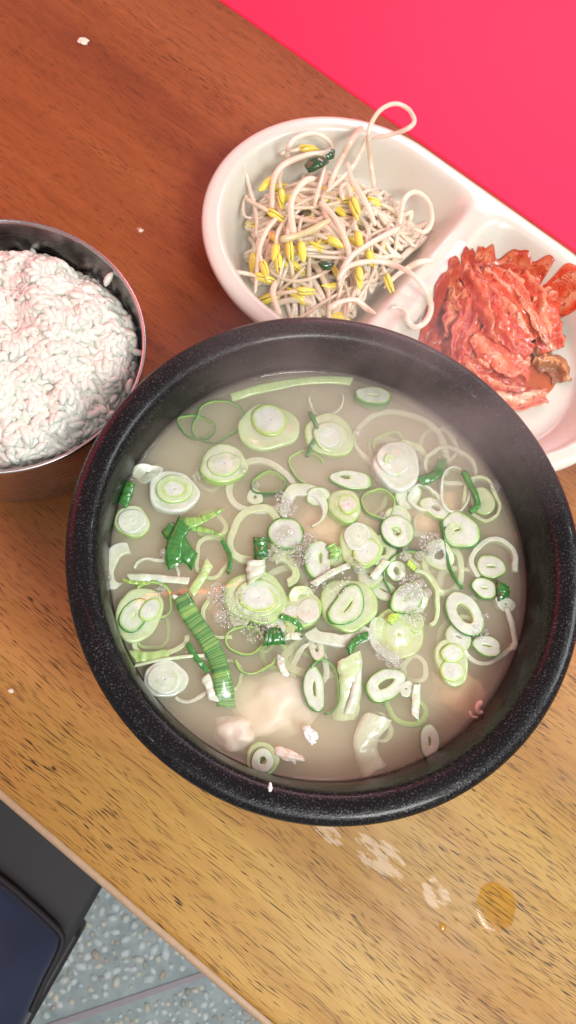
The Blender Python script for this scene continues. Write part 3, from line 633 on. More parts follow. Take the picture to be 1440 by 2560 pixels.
S('tall open green spiral slice in the lower middle', 806, 1716, 46, 72, 4, 'thind', (.88, .92), 5, 0.6, (0, 0), arc=(-75, 140))
S('narrow green rimmed oval inside the tall spiral', 786, 1722, 29, 56, -2, 'dgreen', (.12, .3), 4.5, 0.9, (0, 4))
strip('pale yellow leek leaf hanging down beside the tall spiral', [(872, 1640), (876, 1690), (872, 1740), (862, 1800)], 60, WG, OW, .5, 3, dz=0, dzs=[.4, -.2, -2, -5])
strip('white ribbed edge on the hanging leek leaf', [(890, 1650), (894, 1690), (886, 1740), (872, 1786)], 22, WH, OW, .8, 2, dz=0, dzs=[1.2, .8, -.4, -2.5])
S('green edged slice with ragged hole at lower right', 964, 1712, 56, 38, -32, 'green', (.42, .22), 4.5, 1.2, (-3, 0), wob=.06, off=(.05, .05))
S('small broken white chunk beside the ragged holed slice', 1016, 1722, 18, 20, 0, 'white', (.1, .1), 4, 1.6, (8, 0), wob=.16)
strip('upright white ribbed stick at lower right', [(1042, 1712), (1040, 1750), (1038, 1795)], 20, WH, WG, .9, 1.8, dz=.3, th=1)
S('small tall oval slice alone near the lower right wall', 1075, 1853, 25, 41, -2, 'green', (.12, .25), 4, 0.8, (0, -4), kid=0)
S('greyish translucent slice alone near the bottom wall', 657, 1898, 40, 43, 20, 'thinp', (.12, .28), 4, 0.6, (-3, 3), wob=.06, cores=[(0, 4, 30, 30, 0, 'green', .2, (.3, .3))])
strip('wide pale onion piece sunk at the bottom', [(950, 1790), (918, 1835), (916, 1880), (936, 1930)], 60, OW, WH, .4, 4, dz=0, dzs=[-1.5, -2.4, -3.4, -3.8], arch=.25, mat='scallion')
strip('small white strip standing below the squarish ring', [(702, 1640), (704, 1664), (716, 1690)], 18, WH, OW, .8, 2, dz=.2)
S('pale green thin ring behind the left leaf cluster', 530, 1392, 48, 56, 0, 'thinp', (.78, .8), 3.5, -1.4)
strip('dark green skin arc of the ring behind the leaf cluster', [(556, 1352), (572, 1380), (576, 1410), (570, 1436)], 10, G_, DG, .3, 3, dz=.6, th=1.5)
strip('pale teal ribbed stick slanting left of the foam', [(524, 1404), (506, 1440), (478, 1482)], 24, WG, PG, .8, 2, dz=-.2)
S('pale green half ring low at centre between foam patches', 566, 1540, 70, 56, 20, 'leek', (.86, .84), 4, -0.3, arc=(150, 300))
S('faint thin ring sunk right of the pale yellow disc', 1110, 1420, 56, 70, 10, 'pale', (.72, .74), 2.5, -3.0)
S('faint wide ring sunk in the middle of the broth', 800, 1640, 96, 60, -10, 'pale', (.75, .7), 2.5, -4.5)
strip('thin whitish root strand along the right wall', [(1268, 1520), (1280, 1560), (1288, 1600), (1282, 1625)], 14, OW, WH, .5, 2, dz=-.2, th=1)

random.seed(77)
for k in range(22):
    while True:
        x, y = rnd(330, 1260), rnd(1030, 1880)
        if ((x-792)/470)**2 + ((y-1440)/440)**2 < 1 and not (560 < x < 900 and 1690 < y < 1900): break
    S('blurred pale green scallion ring sunk deep in the broth', x, y, rnd(36, 66), rnd(34, 60), rnd(0, 180), random.choice(['thinp', 'leek', 'thin', 'thinw']), (rnd(.6, .85), rnd(.6, .85)), 3, rnd(-6.5, -3.2), (rnd(-14, 14), rnd(-14, 14)))
for k in range(26):
    x, y = rnd(540, 1180), rnd(1230, 1640)
    S('small scallion scrap just under the surface among the central slices', x, y, rnd(20, 42), rnd(18, 38), rnd(0, 180), random.choice(['pale', 'leek', 'whiteg', 'green', 'yell']), (rnd(.05, .5), rnd(.05, .4)), 3, rnd(-1.5, -.2), (rnd(-16, 16), rnd(-16, 16)))
# other solids in the broth
def lump(name, label, cx, cy, rx, ry, rot, hz, dz, col, cat, seed=0, rough=.3, mat='soft'):
    s = mpp(cx, cy, SOUP); bm = bmesh.new(); bmesh.ops.create_icosphere(bm, subdivisions=4, radius=1.0)
    for q in bm.verts:
        d = 1 + rough*mnoise.noise(q.co*1.6 + Vector((seed*3.3, 0, 0))) + rough*.4*mnoise.noise(q.co*4 + Vector((0, seed, 0)))
        q.co = Vector((q.co.x*d*rx*s, q.co.y*d*ry*s, q.co.z*d*hz*.001))
    me = bpy.data.meshes.new(name); bm.to_mesh(me); bm.free()
    a = me.attributes.new('tint', 'FLOAT_COLOR', 'POINT')
    a.data.foreach_set('color', np.array([(*col, 1.0)]*len(me.vertices), dtype=np.float32).ravel())
    me.polygons.foreach_set('use_smooth', [True]*len(me.polygons))
    o = obj(name, me, MT[mat]); o.location = at(cx, cy, SOUP+dz*.001); o.rotation_euler.z = math.radians(-rot)
    tag(o, label, cat); return o
lump('egg_curd', 'large soft pale yellow egg curd sunk in the lower middle of the soup', 690, 1760, 120, 88, -12, 8, -11.6, (.70, .66, .58), 'egg', 1)
lump('egg_curd', 'rounded pinkish white curd end at the lower left', 590, 1835, 56, 48, 20, 6, -8.2, (.74, .70, .64), 'egg', 2)
lump('egg_curd', 'small pinkish curd breaking the surface near the bottom', 718, 1888, 36, 16, 18, 2.0, -2.0, (.70, .64, .56), 'egg', 3, .5)
lump('egg_curd', 'orange tinted curd sunk at the lower right', 1150, 1740, 80, 70, 40, 7, -11.0, (.76, .56, .34), 'egg', 4)
lump('egg_curd', 'beige curd sunk under the centre of the soup', 850, 1330, 130, 90, 0, 7, -11.5, (.80, .60, .42), 'egg', 5)
lump('egg_curd', 'beige curd sunk under the slices at upper right', 1080, 1300, 90, 80, 0, 7, -11.5, (.78, .56, .36), 'egg', 6)
lump('egg_curd', 'beige curd sunk below the left leaf cluster', 520, 1480, 100, 80, 0, 7, -12, (.72, .55, .40), 'egg', 7)
lump('white_crumb', 'small white crumb floating near the bottom of the soup', 775, 1838, 22, 14, 50, 1.6, .2, (.80, .80, .76), 'crumb', 8, .6)
lump('white_crumb', 'white crumb stuck on the black rim at the bottom', 675, 1968, 5, 9, 5, .8, 20.4, (.80, .78, .74), 'crumb', 9, .4)
sh = empty('tiny_shrimp', at(1192, 1775, SOUP+2.2*.001)); tag(sh, 'tiny curled pink shrimp stuck to the lower right wall', 'shrimp')
s = mpp(1192, 1775, SOUP)
v, f, c = sweep(smooth_path([Vector((x*s, -y*s, z*.001)) for x, y, z in [(10, -16, 1), (2, -12, 1.2), (-2, -2, 1), (4, 8, .6), (12, 4, .6)]], 22), circle_sec(.0009, 8), lambda i, k: (.72, .48, .40), scale=lambda t: 1.25-.6*t)
obj('body', fix_normals(mesh('shrimp_body', v, f, c)), MT['soft'], sh)
v, f, c = sweep(smooth_path([Vector((x*s, -y*s, z*.001)) for x, y, z in [(-18, 4, 0), (-16, 14, .2), (-6, 18, .2), (2, 16, 0)]], 14), circle_sec(.0006, 8), lambda i, k: (.70, .46, .38), scale=lambda t: 1.1-.5*t)
obj('tail', fix_normals(mesh('shrimp_tail', v, f, c)), MT['soft'], sh)

# foam: clusters of small bubbles sitting in the surface
ICO = bmesh.new(); bmesh.ops.create_icosphere(ICO, subdivisions=2, radius=1.0)
IV = [q.co.copy() for q in ICO.verts]; IF = [[w_.index for w_ in q.verts] for q in ICO.faces]; ICO.free()
def foam(label, spots, seed, dz=0.0):
    rng = random.Random(seed); B = []
    for (cx, cy, R0, count, rmin, rmax) in spots:
        tries = 0; made = 0
        while made < count and tries < count*30:
            tries += 1; a = rng.uniform(0, 6.28); rr = R0*math.sqrt(rng.random()); x, y = cx+rr*math.cos(a), cy+rr*math.sin(a)
            r = rmin + (rmax-rmin)*rng.random()**3
            if all((x-X)**2+(y-Y)**2 > ((r+R_)*.92)**2 for X, Y, R_ in B): B.append((x, y, r)); made += 1
    V, Fc = [], []; o0 = at(spots[0][0], spots[0][1], SOUP)
    for x, y, r in B:
        s = mpp(x, y, SOUP); p = at(x, y, SOUP+dz*.001 + r*s*.35) - o0; b0 = len(V)
        V += [p + q*(r*s) for q in IV]; Fc += [[b0+i for i in q] for q in IF]
    o = obj('foam', mesh('foam', V, Fc), MT['bubble'], None, o0); tag(o, label, 'foam', None, 'stuff')
foam('ring of foam bubbles around the bubbly grey white slice', [(750, 1385, 30, 60, 3, 10), (690, 1385, 22, 30, 3, 8), (775, 1345, 16, 30, 3, 7), (715, 1270, 22, 26, 3, 8), (700, 1240, 12, 18, 3, 7)], 1, .6)
foam('few larger bubbles in the middle of the grey white slice', [(722, 1332, 3, 1, 13, 14), (702, 1340, 16, 10, 4, 8)], 2, 1.6)
foam('broad foam patch left of the largest disc', [(548, 1538, 3, 1, 17, 18), (545, 1485, 26, 34, 4, 11), (575, 1530, 40, 80, 3, 9), (640, 1566, 40, 50, 3, 7), (600, 1490, 14, 20, 3, 7), (655, 1558, 2, 1, 10, 11)], 3, .6)
foam('foam patch on the kidney slice at right', [(1045, 1460, 3, 1, 12, 13), (1068, 1482, 3, 1, 11, 12), (1030, 1470, 34, 50, 3, 8), (1040, 1540, 24, 34, 3, 6), (1012, 1390, 12, 12, 4, 7), (1050, 1392, 3, 1, 12, 13)], 4, 1.6)
foam('foam patch behind the dark green arc', [(1075, 1360, 28, 40, 4, 9)], 5, .5)
foam('small bubbles strung between the centre strips', [(898, 1424, 3, 1, 14, 15), (880, 1408, 14, 8, 4, 9), (786, 1466, 10, 12, 3, 5), (838, 1450, 40, 26, 3, 6)], 6, .8)
foam('pair of bubbles against the left wall', [(268, 1445, 2, 1, 12, 13), (264, 1420, 3, 2, 6, 8), (409, 1382, 2, 1, 9, 10), (418, 1395, 10, 10, 2, 4)], 7, .2)
foam('fine bubbles along the edge of the long oval slice', [(1200, 1580, 20, 30, 2, 5), (1215, 1540, 6, 5, 4, 7), (960, 1630, 22, 40, 2, 5), (985, 1652, 22, 40, 2, 5)], 8, .6)
foam('scattered single bubbles on the far side of the broth', [(611, 1176, 2, 1, 9, 10), (495, 1190, 12, 6, 3, 6), (893, 1084, 2, 1, 8, 9), (640, 1215, 8, 8, 3, 6), (955, 1290, 10, 5, 4, 8), (400, 1475, 12, 16, 3, 5), (704, 1648, 6, 8, 3, 6), (1130, 1135, 26, 6, 2, 5), (1240, 1214, 14, 20, 2, 4)], 9, .2)

# ------------------------------------------------------------------ divided dish
DL = 0.0455; DR = 0.0725; DH = 0.028
duw = Vector((-0.0505, 0.2462, 0)); DC = GU*duw.x + GW*duw.y
dish = empty('divided_dish', (DC.x, DC.y, 0), TH); tag(dish, 'cream speckled two part side dish holding sprouts and kimchi', 'dish')
def sd_stadium(u, w, r): return math.hypot(u - max(-DL, min(DL, u)), w) - r
def smax(a, b, k):
    h_ = max(0, k-abs(a-b))/k; return max(a, b) + h_*h_*h_*k/6
def dish_floor(u, w):
    d_in = sd_stadium(u, w, DR-0.0068)
    a = smax(d_in, u + 0.0040, 0.024); b = smax(d_in, -u + 0.0040, 0.024)
    d = -min(a, b)                                # >0 inside a compartment
    t = max(0, min(1, d/0.0145)); t = t*t*(3-2*t)
    lipz = DH
    e_ = -sd_stadium(u, w, DR)
    lipz -= 0.0012*max(0, 1-e_/0.003)**2
    dv = max(0, 1-abs(u)/0.012)*(1 if d_in < -0.008 else 0)
    return (lipz - 0.003*dv*min(1, max(0, (-d_in-0.008)/0.02))) * (1-t) + 0.0052*t
V, Fc = [], []; nt, ns = 260, 96
def outline(t, off=0.0):
    per = 4*DL + 2*PI*DR; s_ = t*per
    r = DR+off
    if s_ < 2*DL: return (-DL+s_, -r)
    s_ -= 2*DL
    if s_ < PI*DR: a = -PI/2+s_/DR; return (DL+r*math.cos(a), r*math.sin(a))
    s_ -= PI*DR
    if s_ < 2*DL: return (DL-s_, r)
    s_ -= 2*DL; a = PI/2+s_/DR; return (-DL+r*math.cos(a), r*math.sin(a))
OL = [outline(i/nt) for i in range(nt)]
V.append((0, 0, dish_floor(0, 0)))
for k in range(1, ns+1):
    s_ = k/ns; s_ = 1-(1-s_)**1.25
    for (x, y) in OL: V.append((x*s_, y*s_, dish_floor(x*s_, y*s_)))
outer = [(0.0006, DH-0.0020), (0.0006, DH-0.0036), (-0.0006, DH-0.0052), (-0.004, DH-0.012), (-0.009, 0.008), (-0.016, 0.0012), (-0.018, 0.0), (-0.022, 0.0), (-0.024, 0.0015)]
for off, z in outer:
    for i in range(nt): x, y = outline(i/nt, off); V.append((x, y, z))
V.append((0, 0, 0.0018)); last = len(V)-1; rows = ns+len(outer)
for i in range(nt):
    j = (i+1) % nt; Fc.append((0, 1+i, 1+j))
    for k in range(rows-1): Fc.append((1+k*nt+i, 1+(k+1)*nt+i, 1+(k+1)*nt+j, 1+k*nt+j))
    Fc.append((1+(rows-1)*nt+i, last, 1+(rows-1)*nt+j))
obj('tray', fix_normals(mesh('dish_tray', V, Fc)), MT['dish'], dish)
def to_dish(p):
    q = uw(Vector((p.x, p.y, 0))) - duw; return q.x, q.y
def dish_z(p):
    u, w = to_dish(p)
    return dish_floor(u, w) if sd_stadium(u, w, DR) < 0 else 0.0

# ------------------------------------------------------------------ bean sprouts
STEM, STEM2, HEAD = (.92, .81, .66), (.94, .89, .78), (.86, .76, .12)
SG = 'bean sprouts heaped in the dish'
def bean(parent, p, d, r=0.0026, seed=0):
    """two halves of the yellow bean at the end of a stem"""
    rng = random.Random(seed); d = d.normalized(); side = d.cross(Vector((0, 0, 1)))
    if side.length < .1: side = Vector((1, 0, 0))
    side.normalize(); up = side.cross(d)
    roll = 0.0
    for sg in (-1, 1):
        bm = bmesh.new(); bmesh.ops.create_uvsphere(bm, u_segments=12, v_segments=8, radius=1.0)
        L = r*rng.uniform(1.7, 2.5); V = []; roll = rng.uniform(-1.3, 1.3) if sg == -1 else roll
        for q in bm.verts:
            x, y, z = q.co; y = max(y*sg, -0.15)*sg
            bend = 0.22*x*x
            sd, ud = side*math.cos(roll)+up*math.sin(roll), up*math.cos(roll)-side*math.sin(roll)
            V.append(p + d*(L*(x+.8+.10*sg)) + sd*(r*(.66*y*(1-.25*x) + sg*(.16 + bend*.5))) + ud*(r*.80*z*(1-.2*x)))
        Fc = [[w_.index for w_ in q.verts] for q in bm.faces]; bm.free()
        k = rng.uniform(.85, 1.1); cc = [(HEAD[0]*k, HEAD[1]*k, HEAD[2])]*len(V)
        o = obj('cotyledon', mesh('cotyledon', V, Fc, cc), MT['bean'], parent)
def sprout(label, pts, r=0.0017, head=None, tail=True, group=SG, seed=0, col=None):
    P = [Vector(p) for p in pts]; o0 = P[0].copy(); L = sum((b-a).length for a, b in zip(P, P[1:])); n = max(12, int(L/0.0018))
    path = [p-o0 for p in smooth_path(P, n)]; rng = random.Random(seed); k = rng.uniform(.92, 1.06); base = col or lerp3(STEM, STEM2, rng.random())
    def cf(i, q):
        t = i/(n-1); c = lerp3(base, (.80, .74, .45), max(0, 1-t*4)*.6 if head is not None else 0); c = lerp3(c, (.70, .55, .40), max(0, (t-.8)*2)*.6 if tail else 0)
        return tuple(x*k for x in c)
    ph = rng.uniform(0, 6)
    sc = lambda t: (1.0 + .10*math.sin(t*9+ph)) * (1-.45*max(0, (t-.72)/.28)**2 if tail else 1)*(1-.5*max(0, (t-.97)/.03)**2)*(1-.4*max(0, (.02-t)/.02))
    v, f, c = sweep(path, circle_sec(r, 9), cf, scale=sc)
    me = fix_normals(mesh('stem', v, f, c))
    if head is not None:
        root = empty('bean_sprout', o0); obj('stem', me, MT['sprout'], root)
        bean(root, path[0], (path[0]-path[2]) if head is True else Vector(head), r*(2.1 if head is True else 2.5), seed)
    else: root = obj('bean_sprout', me, MT['sprout'], None, o0)
    tag(root, label, 'bean sprout', group); return root
MC = at(845, 590, 0.02)                          # middle of the heap
def mound(p):
    q = Vector((p.x, p.y, 0)) - Vector((MC.x, MC.y, 0)); u, w = q.dot(GU), q.dot(GW)
    d = (u/0.050)**2 + (w/0.046)**2
    return 0.006 + 0.021*max(0, 1-d)**0.75 + 0.003*hgt(p.x, p.y, 60, 2)
random.seed(21)
def in_comp(p, m=0.012):
    u, w = to_dish(p); d_in = sd_stadium(u, w, DR-0.0085); return max(d_in, u+0.0045) < -m
for k in range(105):
    layer = k/105
    for tr in range(40):
        a = rnd(0, 6.28); rr = math.sqrt(random.random())*(0.048 - 0.014*layer)
        p = Vector((MC.x, MC.y, 0)) + Vector((math.cos(a)*rr, math.sin(a)*rr, 0))
        if in_comp(p, .014): break
    ang = rnd(0, 6.28); cur = rnd(-45, 45); pts = []; L = rnd(0.065, 0.115); n = 17; lift = rnd(-.002, .003)
    for i in range(n):
        z = max(dish_z(p)+0.0022, 0.007 + (mound(p)-0.006)*(0.30+0.70*layer) + lift + 0.0014*math.sin(i*.9+k))
        pts.append(Vector((p.x, p.y, z)))
        cur += rnd(-14, 14); cur = max(-70, min(70, cur)); ang += cur*L/n
        q = p + Vector((math.cos(ang), math.sin(ang), 0))*L/(n-1)
        if not in_comp(q, .0125):
            to = Vector((MC.x-p.x, MC.y-p.y, 0)).normalized(); ang = math.atan2(to.y, to.x)+rnd(-.8, .8); cur = rnd(-20, 20)
            q = p + Vector((math.cos(ang), math.sin(ang), 0))*L/(n-1)
        p = q
    hd = True if (random.random() < .42 and to_px(pts[0])[0] < 900) or random.random() < .06 else None
    sprout('yellow headed bean sprout tangled inside the heap' if hd else 'pale bean sprout stem tangled inside the heap', pts, rnd(.85, 1.1)*(.0016-.0006*layer), hd, seed=k, group='yellow headed sprouts tangled in the heap' if hd else SG)
def SP(label, path, r=.0017, head=None, tail=True, seed=0, col=None):
    pts = []
    for (x, y, z) in path: pts.append(at(x, y, (z if dish_z(at(x, y, .02)) > .02 or z > 42 and y < 350 else 9+(z-9)*.72)*.001))
    sprout(label, pts, r*.72, head, tail, 'distinct sprouts on top of the heap', seed, col)
SP('looped bean sprout rising over the far rim of the dish', [(936, 470, 32), (926, 400, 42), (921, 345, 50), (930, 305, 55), (955, 272, 58), (990, 259, 59), (1022, 274, 58), (1036, 303, 57), (1018, 322, 55), (980, 336, 50), (930, 346, 46)], .00165, seed=201)
SP('long bean sprout hanging over the divider towards the kimchi', [(845, 700, 38), (868, 668, 40), (920, 654, 41), (975, 660, 40), (1028, 684, 38), (1062, 722, 35), (1078, 764, 31), (1068, 800, 29), (1042, 818, 28.5), (1022, 806, 29), (1016, 782, 29), (1000, 768, 29), (975, 770, 29)], .0019, seed=202)
SP('slim bean sprout leaning on the left wall of the dish', [(610, 408, 26), (620, 455, 24), (634, 505, 22), (642, 550, 22), (640, 590, 23)], .0015, seed=203)
SP('small hooked bean sprout at the left wall', [(640, 500, 20), (616, 490, 19), (608, 515, 19), (612, 540, 20), (630, 546, 21)], .0011, seed=204)
SP('bean sprout hanging straight down at the lower left', [(692, 545, 35), (668, 575, 35), (650, 618, 33), (643, 676, 30), (638, 735, 27)], .0017, seed=205)
SP('large arching bean sprout over the top of the heap', [(680, 520, 33), (683, 455, 38), (708, 413, 41), (766, 388, 42), (812, 381, 40), (834, 366, 36)], .0021, seed=206)
SP('upper arching bean sprout behind the dark green leaf', [(718, 400, 33), (722, 365, 37), (745, 343, 38), (785, 333, 38), (818, 348, 36), (834, 374, 33)], .0018, seed=207)
SP('bean sprout bending down beside the dark green leaf', [(800, 385, 36), (812, 400, 38), (806, 440, 39), (795, 478, 39), (785, 520, 38)], .0016, seed=208)
SP('thick straight bean sprout running up to the far rim', [(905, 318, 38), (880, 350, 38), (858, 390, 38), (838, 430, 39), (822, 470, 39)], .0022, seed=209)
SP('bean sprout beside the thick straight one at the far rim', [(918, 340, 36), (902, 380, 37), (880, 420, 38), (850, 450, 39), (815, 480, 39)], .0018, seed=210)
SP('wide curl of bean sprout at the right of the heap', [(1000, 560, 26), (1010, 500, 28), (1040, 480, 28), (1072, 505, 27), (1080, 550, 25), (1062, 580, 24), (1030, 570, 25)], .0019, seed=211)
SP('long bean sprout sloping from the heap to the lower right', [(868, 405, 38), (880, 450, 40), (905, 490, 41), (925, 530, 40), (938, 565, 38)], .0023, seed=212)
SP('bean sprout with a bent neck in the middle of the heap', [(880, 500, 42), (868, 462, 43), (852, 470, 42), (858, 500, 42)], .0017, Vector((.35, -.9, -.1)), False, seed=213)
SP('thick stem crossing the centre of the heap', [(800, 505, 41), (830, 535, 43), (850, 570, 43), (870, 620, 41), (872, 650, 40)], .0021, seed=214)
SP('long stem sweeping from the centre to the right', [(1000, 570, 35), (960, 590, 39), (920, 612, 41), (880, 640, 41), (855, 680, 38), (848, 720, 34)], .0021, seed=215)
SP('stem lying along the foot of the heap by the divider', [(1090, 650, 26), (1050, 655, 28), (1020, 670, 29), (990, 690, 30), (960, 720, 29)], .0020, seed=216)
SP('stem along the near wall of the dish', [(820, 775, 27), (850, 755, 30), (890, 750, 31), (915, 770, 28), (940, 785, 26)], .0020, seed=217)
SP('yellowish flat stem in the left half of the heap', [(700, 600, 38), (740, 590, 40), (780, 575, 41), (830, 548, 42)], .0024, seed=218, col=(.78, .72, .42))
SP('left stem of the pale upright pair in the heap', [(735, 590, 36), (728, 540, 38), (732, 495, 39), (760, 455, 40), (790, 445, 40)], .0024, seed=219)
SP('stem rising out at the lower left of the heap', [(700, 790, 25), (690, 760, 28), (682, 730, 30), (690, 700, 33)], .0020, seed=220)
for i, (x, y, z, dx, dy, lb) in enumerate([
    (672, 528, 30, .9, -.5, 'single yellow bean at the left end of the heap'), (690, 612, 36, -.1, -1, 'left bean of the yellow trio at the left of the heap'),
    (722, 608, 37, .1, -1, 'middle bean of the yellow trio at the left'), (752, 606, 37, .15, -1, 'right bean of the yellow trio at the left'),
    (694, 640, 35, .1, -1, 'slim yellow bean under the trio'), (820, 598, 40, .9, -.35, 'yellow bean lying level in the middle of the heap'),
    (655, 655, 33, .3, -.9, 'upper yellow bean at the lower left wall'), (642, 690, 30, .9, -.2, 'lower yellow bean at the lower left wall'), (892, 580, 40, .2, -.9, 'small yellow bean right of the centre'),
    (896, 672, 36, .1, -1, 'yellow bean by the stem sloping to the divider'), (745, 728, 31, .9, .1, 'round yellow bean near the pot'), (965, 690, 31, .3, -.9, 'yellow bean nearest the divider'),
    (922, 628, 37, .2, -.9, 'tiny yellow bean under the sweeping stem'), (680, 446, 34, -.5, -.7, 'yellow bean under the large arch'), (702, 478, 33, .1, -1, 'slim yellow bean below the large arch'), (752, 372, 33, .8, .2, 'tiny yellow bean under the upper arch')]):
    SP(lb, [(x, y, z), (x-dx*26, y+dy*26, z-1), (x-dx*60+8, y+dy*50, z-5), (x-dx*90+20, y+dy*70, z-10)], .0014, Vector((dx, dy, -.05)), seed=300+i)
for i, (x, y, z, w_, r_, lb) in enumerate([(792, 412, 31, 40, -30, 'dark green leaf piece on top of the bean sprouts'), (818, 388, 28, 24, 60, 'narrow dark green leaf piece behind the top leaf'),
                                  (814, 666, 27, 18, 80, 'dark green leaf piece deep in the lower heap')]):
    p = at(x, y, z*.001); s = mpp(x, y, z*.001); a = math.radians(-r_); d = Vector((math.cos(a), math.sin(a), .1))
    v, f, c = sweep([d*(t-.5)*w_*s*1.5 + Vector((0, 0, .002*math.sin(t*3))) for t in [j/12 for j in range(13)]], [(-.0042, 0), (-.002, .0012), (.002, .0012), (.0042, 0), (.002, .0006), (-.002, .0006)], lambda i_, k_: (.02, .085, .03), scale=lambda t: .45+.55*math.sin(PI*min(1, t*.9+.1)))
    o = obj('leaf_piece', fix_normals(mesh('leaf_piece', v, f, c)), MT['leaf'], None, p); tag(o, lb, 'leaf', 'green leaf pieces among the sprouts')

# ------------------------------------------------------------------ kimchi
KC = at(1248, 800, 0.02)
def kmound(p):
    q = Vector((p.x-KC.x, p.y-KC.y, 0)); u, w = q.dot(GU), q.dot(GW)
    return 0.006 + 0.024*max(0, 1-(u/0.046)**2-(w/0.046)**2)**.7
KR, KO, KP = (.38, .018, .009), (.58, .085, .024), (.76, .44, .25)
def kimchi(label, path, width, seed, cols=(KR, KO, KP), ribs=3, curl=.25, crumple=1.0, lift=0.0, taper=None, name='kimchi_leaf'):
    """a limp folded cabbage leaf laid along photo points (x, y, z mm), ribbed lengthwise"""
    rng = random.Random(seed); P = smooth_path([at(x, y, .006+(z-6)*.00052+lift) for x, y, z in [(1243+(x_-1248)*1.02, 1000-(1000-y_)*.90, z_) for x_, y_, z_ in path]], 44); n = len(P)
    s = mpp(path[0][0], path[0][1], .03); w = width*s*.92; m = 26; o0 = P[n//2].copy(); V, C = [], []
    ph = [rng.uniform(0, 6.28) for _ in range(6)]
    for i, p in enumerate(P):
        t = i/(n-1); d = (P[min(i+1, n-1)]-P[max(i-1, 0)]).normalized(); side = d.cross(Vector((0, 0, 1))).normalized(); up = side.cross(d).normalized()
        ww = w*(taper(t) if taper else (.72+.28*math.sin(PI*t)))*(1+.10*math.sin(t*17+ph[0])+.07*math.sin(t*31+ph[1]))
        for j in range(m):
            a = j/(m-1)-.5
            fold = math.sin(a*PI*1.3*ribs+ph[2]+2.2*math.sin(t*3+ph[3])+1.5*mnoise.noise(Vector((a*3, t*4, seed))))
            q = p + side*(a*ww*(1-.10*abs(fold))) + up*(-curl*ww*(2*a)**2*.5 + .0011*crumple*fold + .0034*crumple*mnoise.noise(p*60+Vector((a*3, seed, 0))) + .0018*crumple*mnoise.noise(Vector((a*9+seed, t*11, 2))) + .0007*mnoise.noise(Vector((a*24+seed, t*30, 7))))
            u_, w_ = to_dish(q); q.z = max(q.z, (dish_floor(u_, w_) if sd_stadium(u_, w_, DR) < 0 else .028)+.0012)
            V.append(q-o0)
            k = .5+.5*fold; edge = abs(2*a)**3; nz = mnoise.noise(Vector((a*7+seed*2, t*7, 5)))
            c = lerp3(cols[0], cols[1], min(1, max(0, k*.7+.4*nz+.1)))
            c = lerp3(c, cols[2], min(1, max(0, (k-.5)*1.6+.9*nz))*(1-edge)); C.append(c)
    top = len(V)
    for i in range(n):
        for j in range(m):
            V.append(V[i*m+j] + Vector((0, 0, -.0009))); C.append(C[i*m+j])
    Fc = []
    for i in range(n-1):
        for j in range(m-1):
            a = i*m+j; Fc.append((a, a+m, a+m+1, a+1)); Fc.append((top+a, top+a+1, top+a+m+1, top+a+m))
    bd = [j for j in range(m)] + [i*m+m-1 for i in range(1, n)] + [(n-1)*m+j for j in range(m-2, -1, -1)] + [i*m for i in range(n-2, 0, -1)]
    for a, b in zip(bd, bd[1:]+bd[:1]): Fc.append((a, b, top+b, top+a))
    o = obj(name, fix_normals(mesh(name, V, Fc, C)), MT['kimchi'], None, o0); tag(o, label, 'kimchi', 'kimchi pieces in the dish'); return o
kimchi('dark red kimchi leaf at the divider side of the heap', [(1150, 680, 10), (1130, 740, 12), (1110, 800, 12), (1085, 850, 11)], 130, 1, ((.22, .012, .01), (.40, .04, .02), KO))
kimchi('kimchi leaf at the bottom of the heap by the pot', [(1130, 830, 16), (1150, 890, 15), (1190, 940, 12), (1230, 965, 10)], 120, 2, (KR, (.55, .06, .02), KO))
kimchi('limp kimchi leaf reaching out to the right side of the dish', [(1330, 720, 20), (1390, 720, 18), (1440, 735, 14), (1480, 760, 11)], 110, 3, ((.62, .05, .012), (.72, .10, .02), KP), 2)
kimchi('kimchi stem curving over at the far right', [(1340, 700, 24), (1390, 695, 24), (1430, 710, 21), (1470, 730, 16)], 44, 4, (KO, KP, (.78, .60, .42)), 1, .6)
kimchi('kimchi leaf under the far end of the heap', [(1180, 640, 14), (1230, 640, 18), (1290, 660, 19), (1350, 690, 17)], 120, 5, (KR, KO, KP))
kimchi('broad kimchi leaf forming the right flank of the heap', [(1300, 650, 22), (1340, 720, 25), (1370, 790, 22), (1390, 860, 14)], 130, 6, ((.60, .06, .02), KO, KP))
kimchi('kimchi leaf on the left flank with a pale ruffled top', [(1165, 690, 20), (1155, 730, 23), (1150, 780, 24), (1140, 830, 20)], 90, 7, (KR, KO, (.72, .34, .16)), 2)
kimchi('lowest kimchi leaf with pale rib facing the viewer', [(1190, 925, 14), (1240, 960, 14), (1300, 985, 13), (1370, 985, 11)], 90, 8, (KO, KP, (.80, .66, .48)), 2, .2)
kimchi('dark olive kimchi leaf end at the lower right', [(1340, 870, 15), (1370, 880, 15), (1400, 905, 12), (1410, 950, 8)], 84, 9, ((.10, .07, .012), (.34, .16, .03), (.62, .36, .10)), 2)
kimchi('long kimchi leaf down the middle left of the heap', [(1195, 660, 25), (1190, 740, 30), (1170, 830, 28), (1160, 900, 21)], 84, 10, (KR, (.60, .08, .03), KO), 2, .35)
kimchi('kimchi leaf folded across the near side of the heap', [(1165, 880, 24), (1210, 905, 24), (1260, 930, 21), (1320, 950, 16)], 96, 11, (KR, KO, KP), 3)
kimchi('large smooth orange kimchi leaf on the near slope', [(1200, 810, 30), (1240, 850, 30), (1285, 885, 27), (1330, 905, 22)], 120, 12, ((.62, .09, .03), (.68, .15, .05), (.74, .34, .18)), 2, .2, .7)
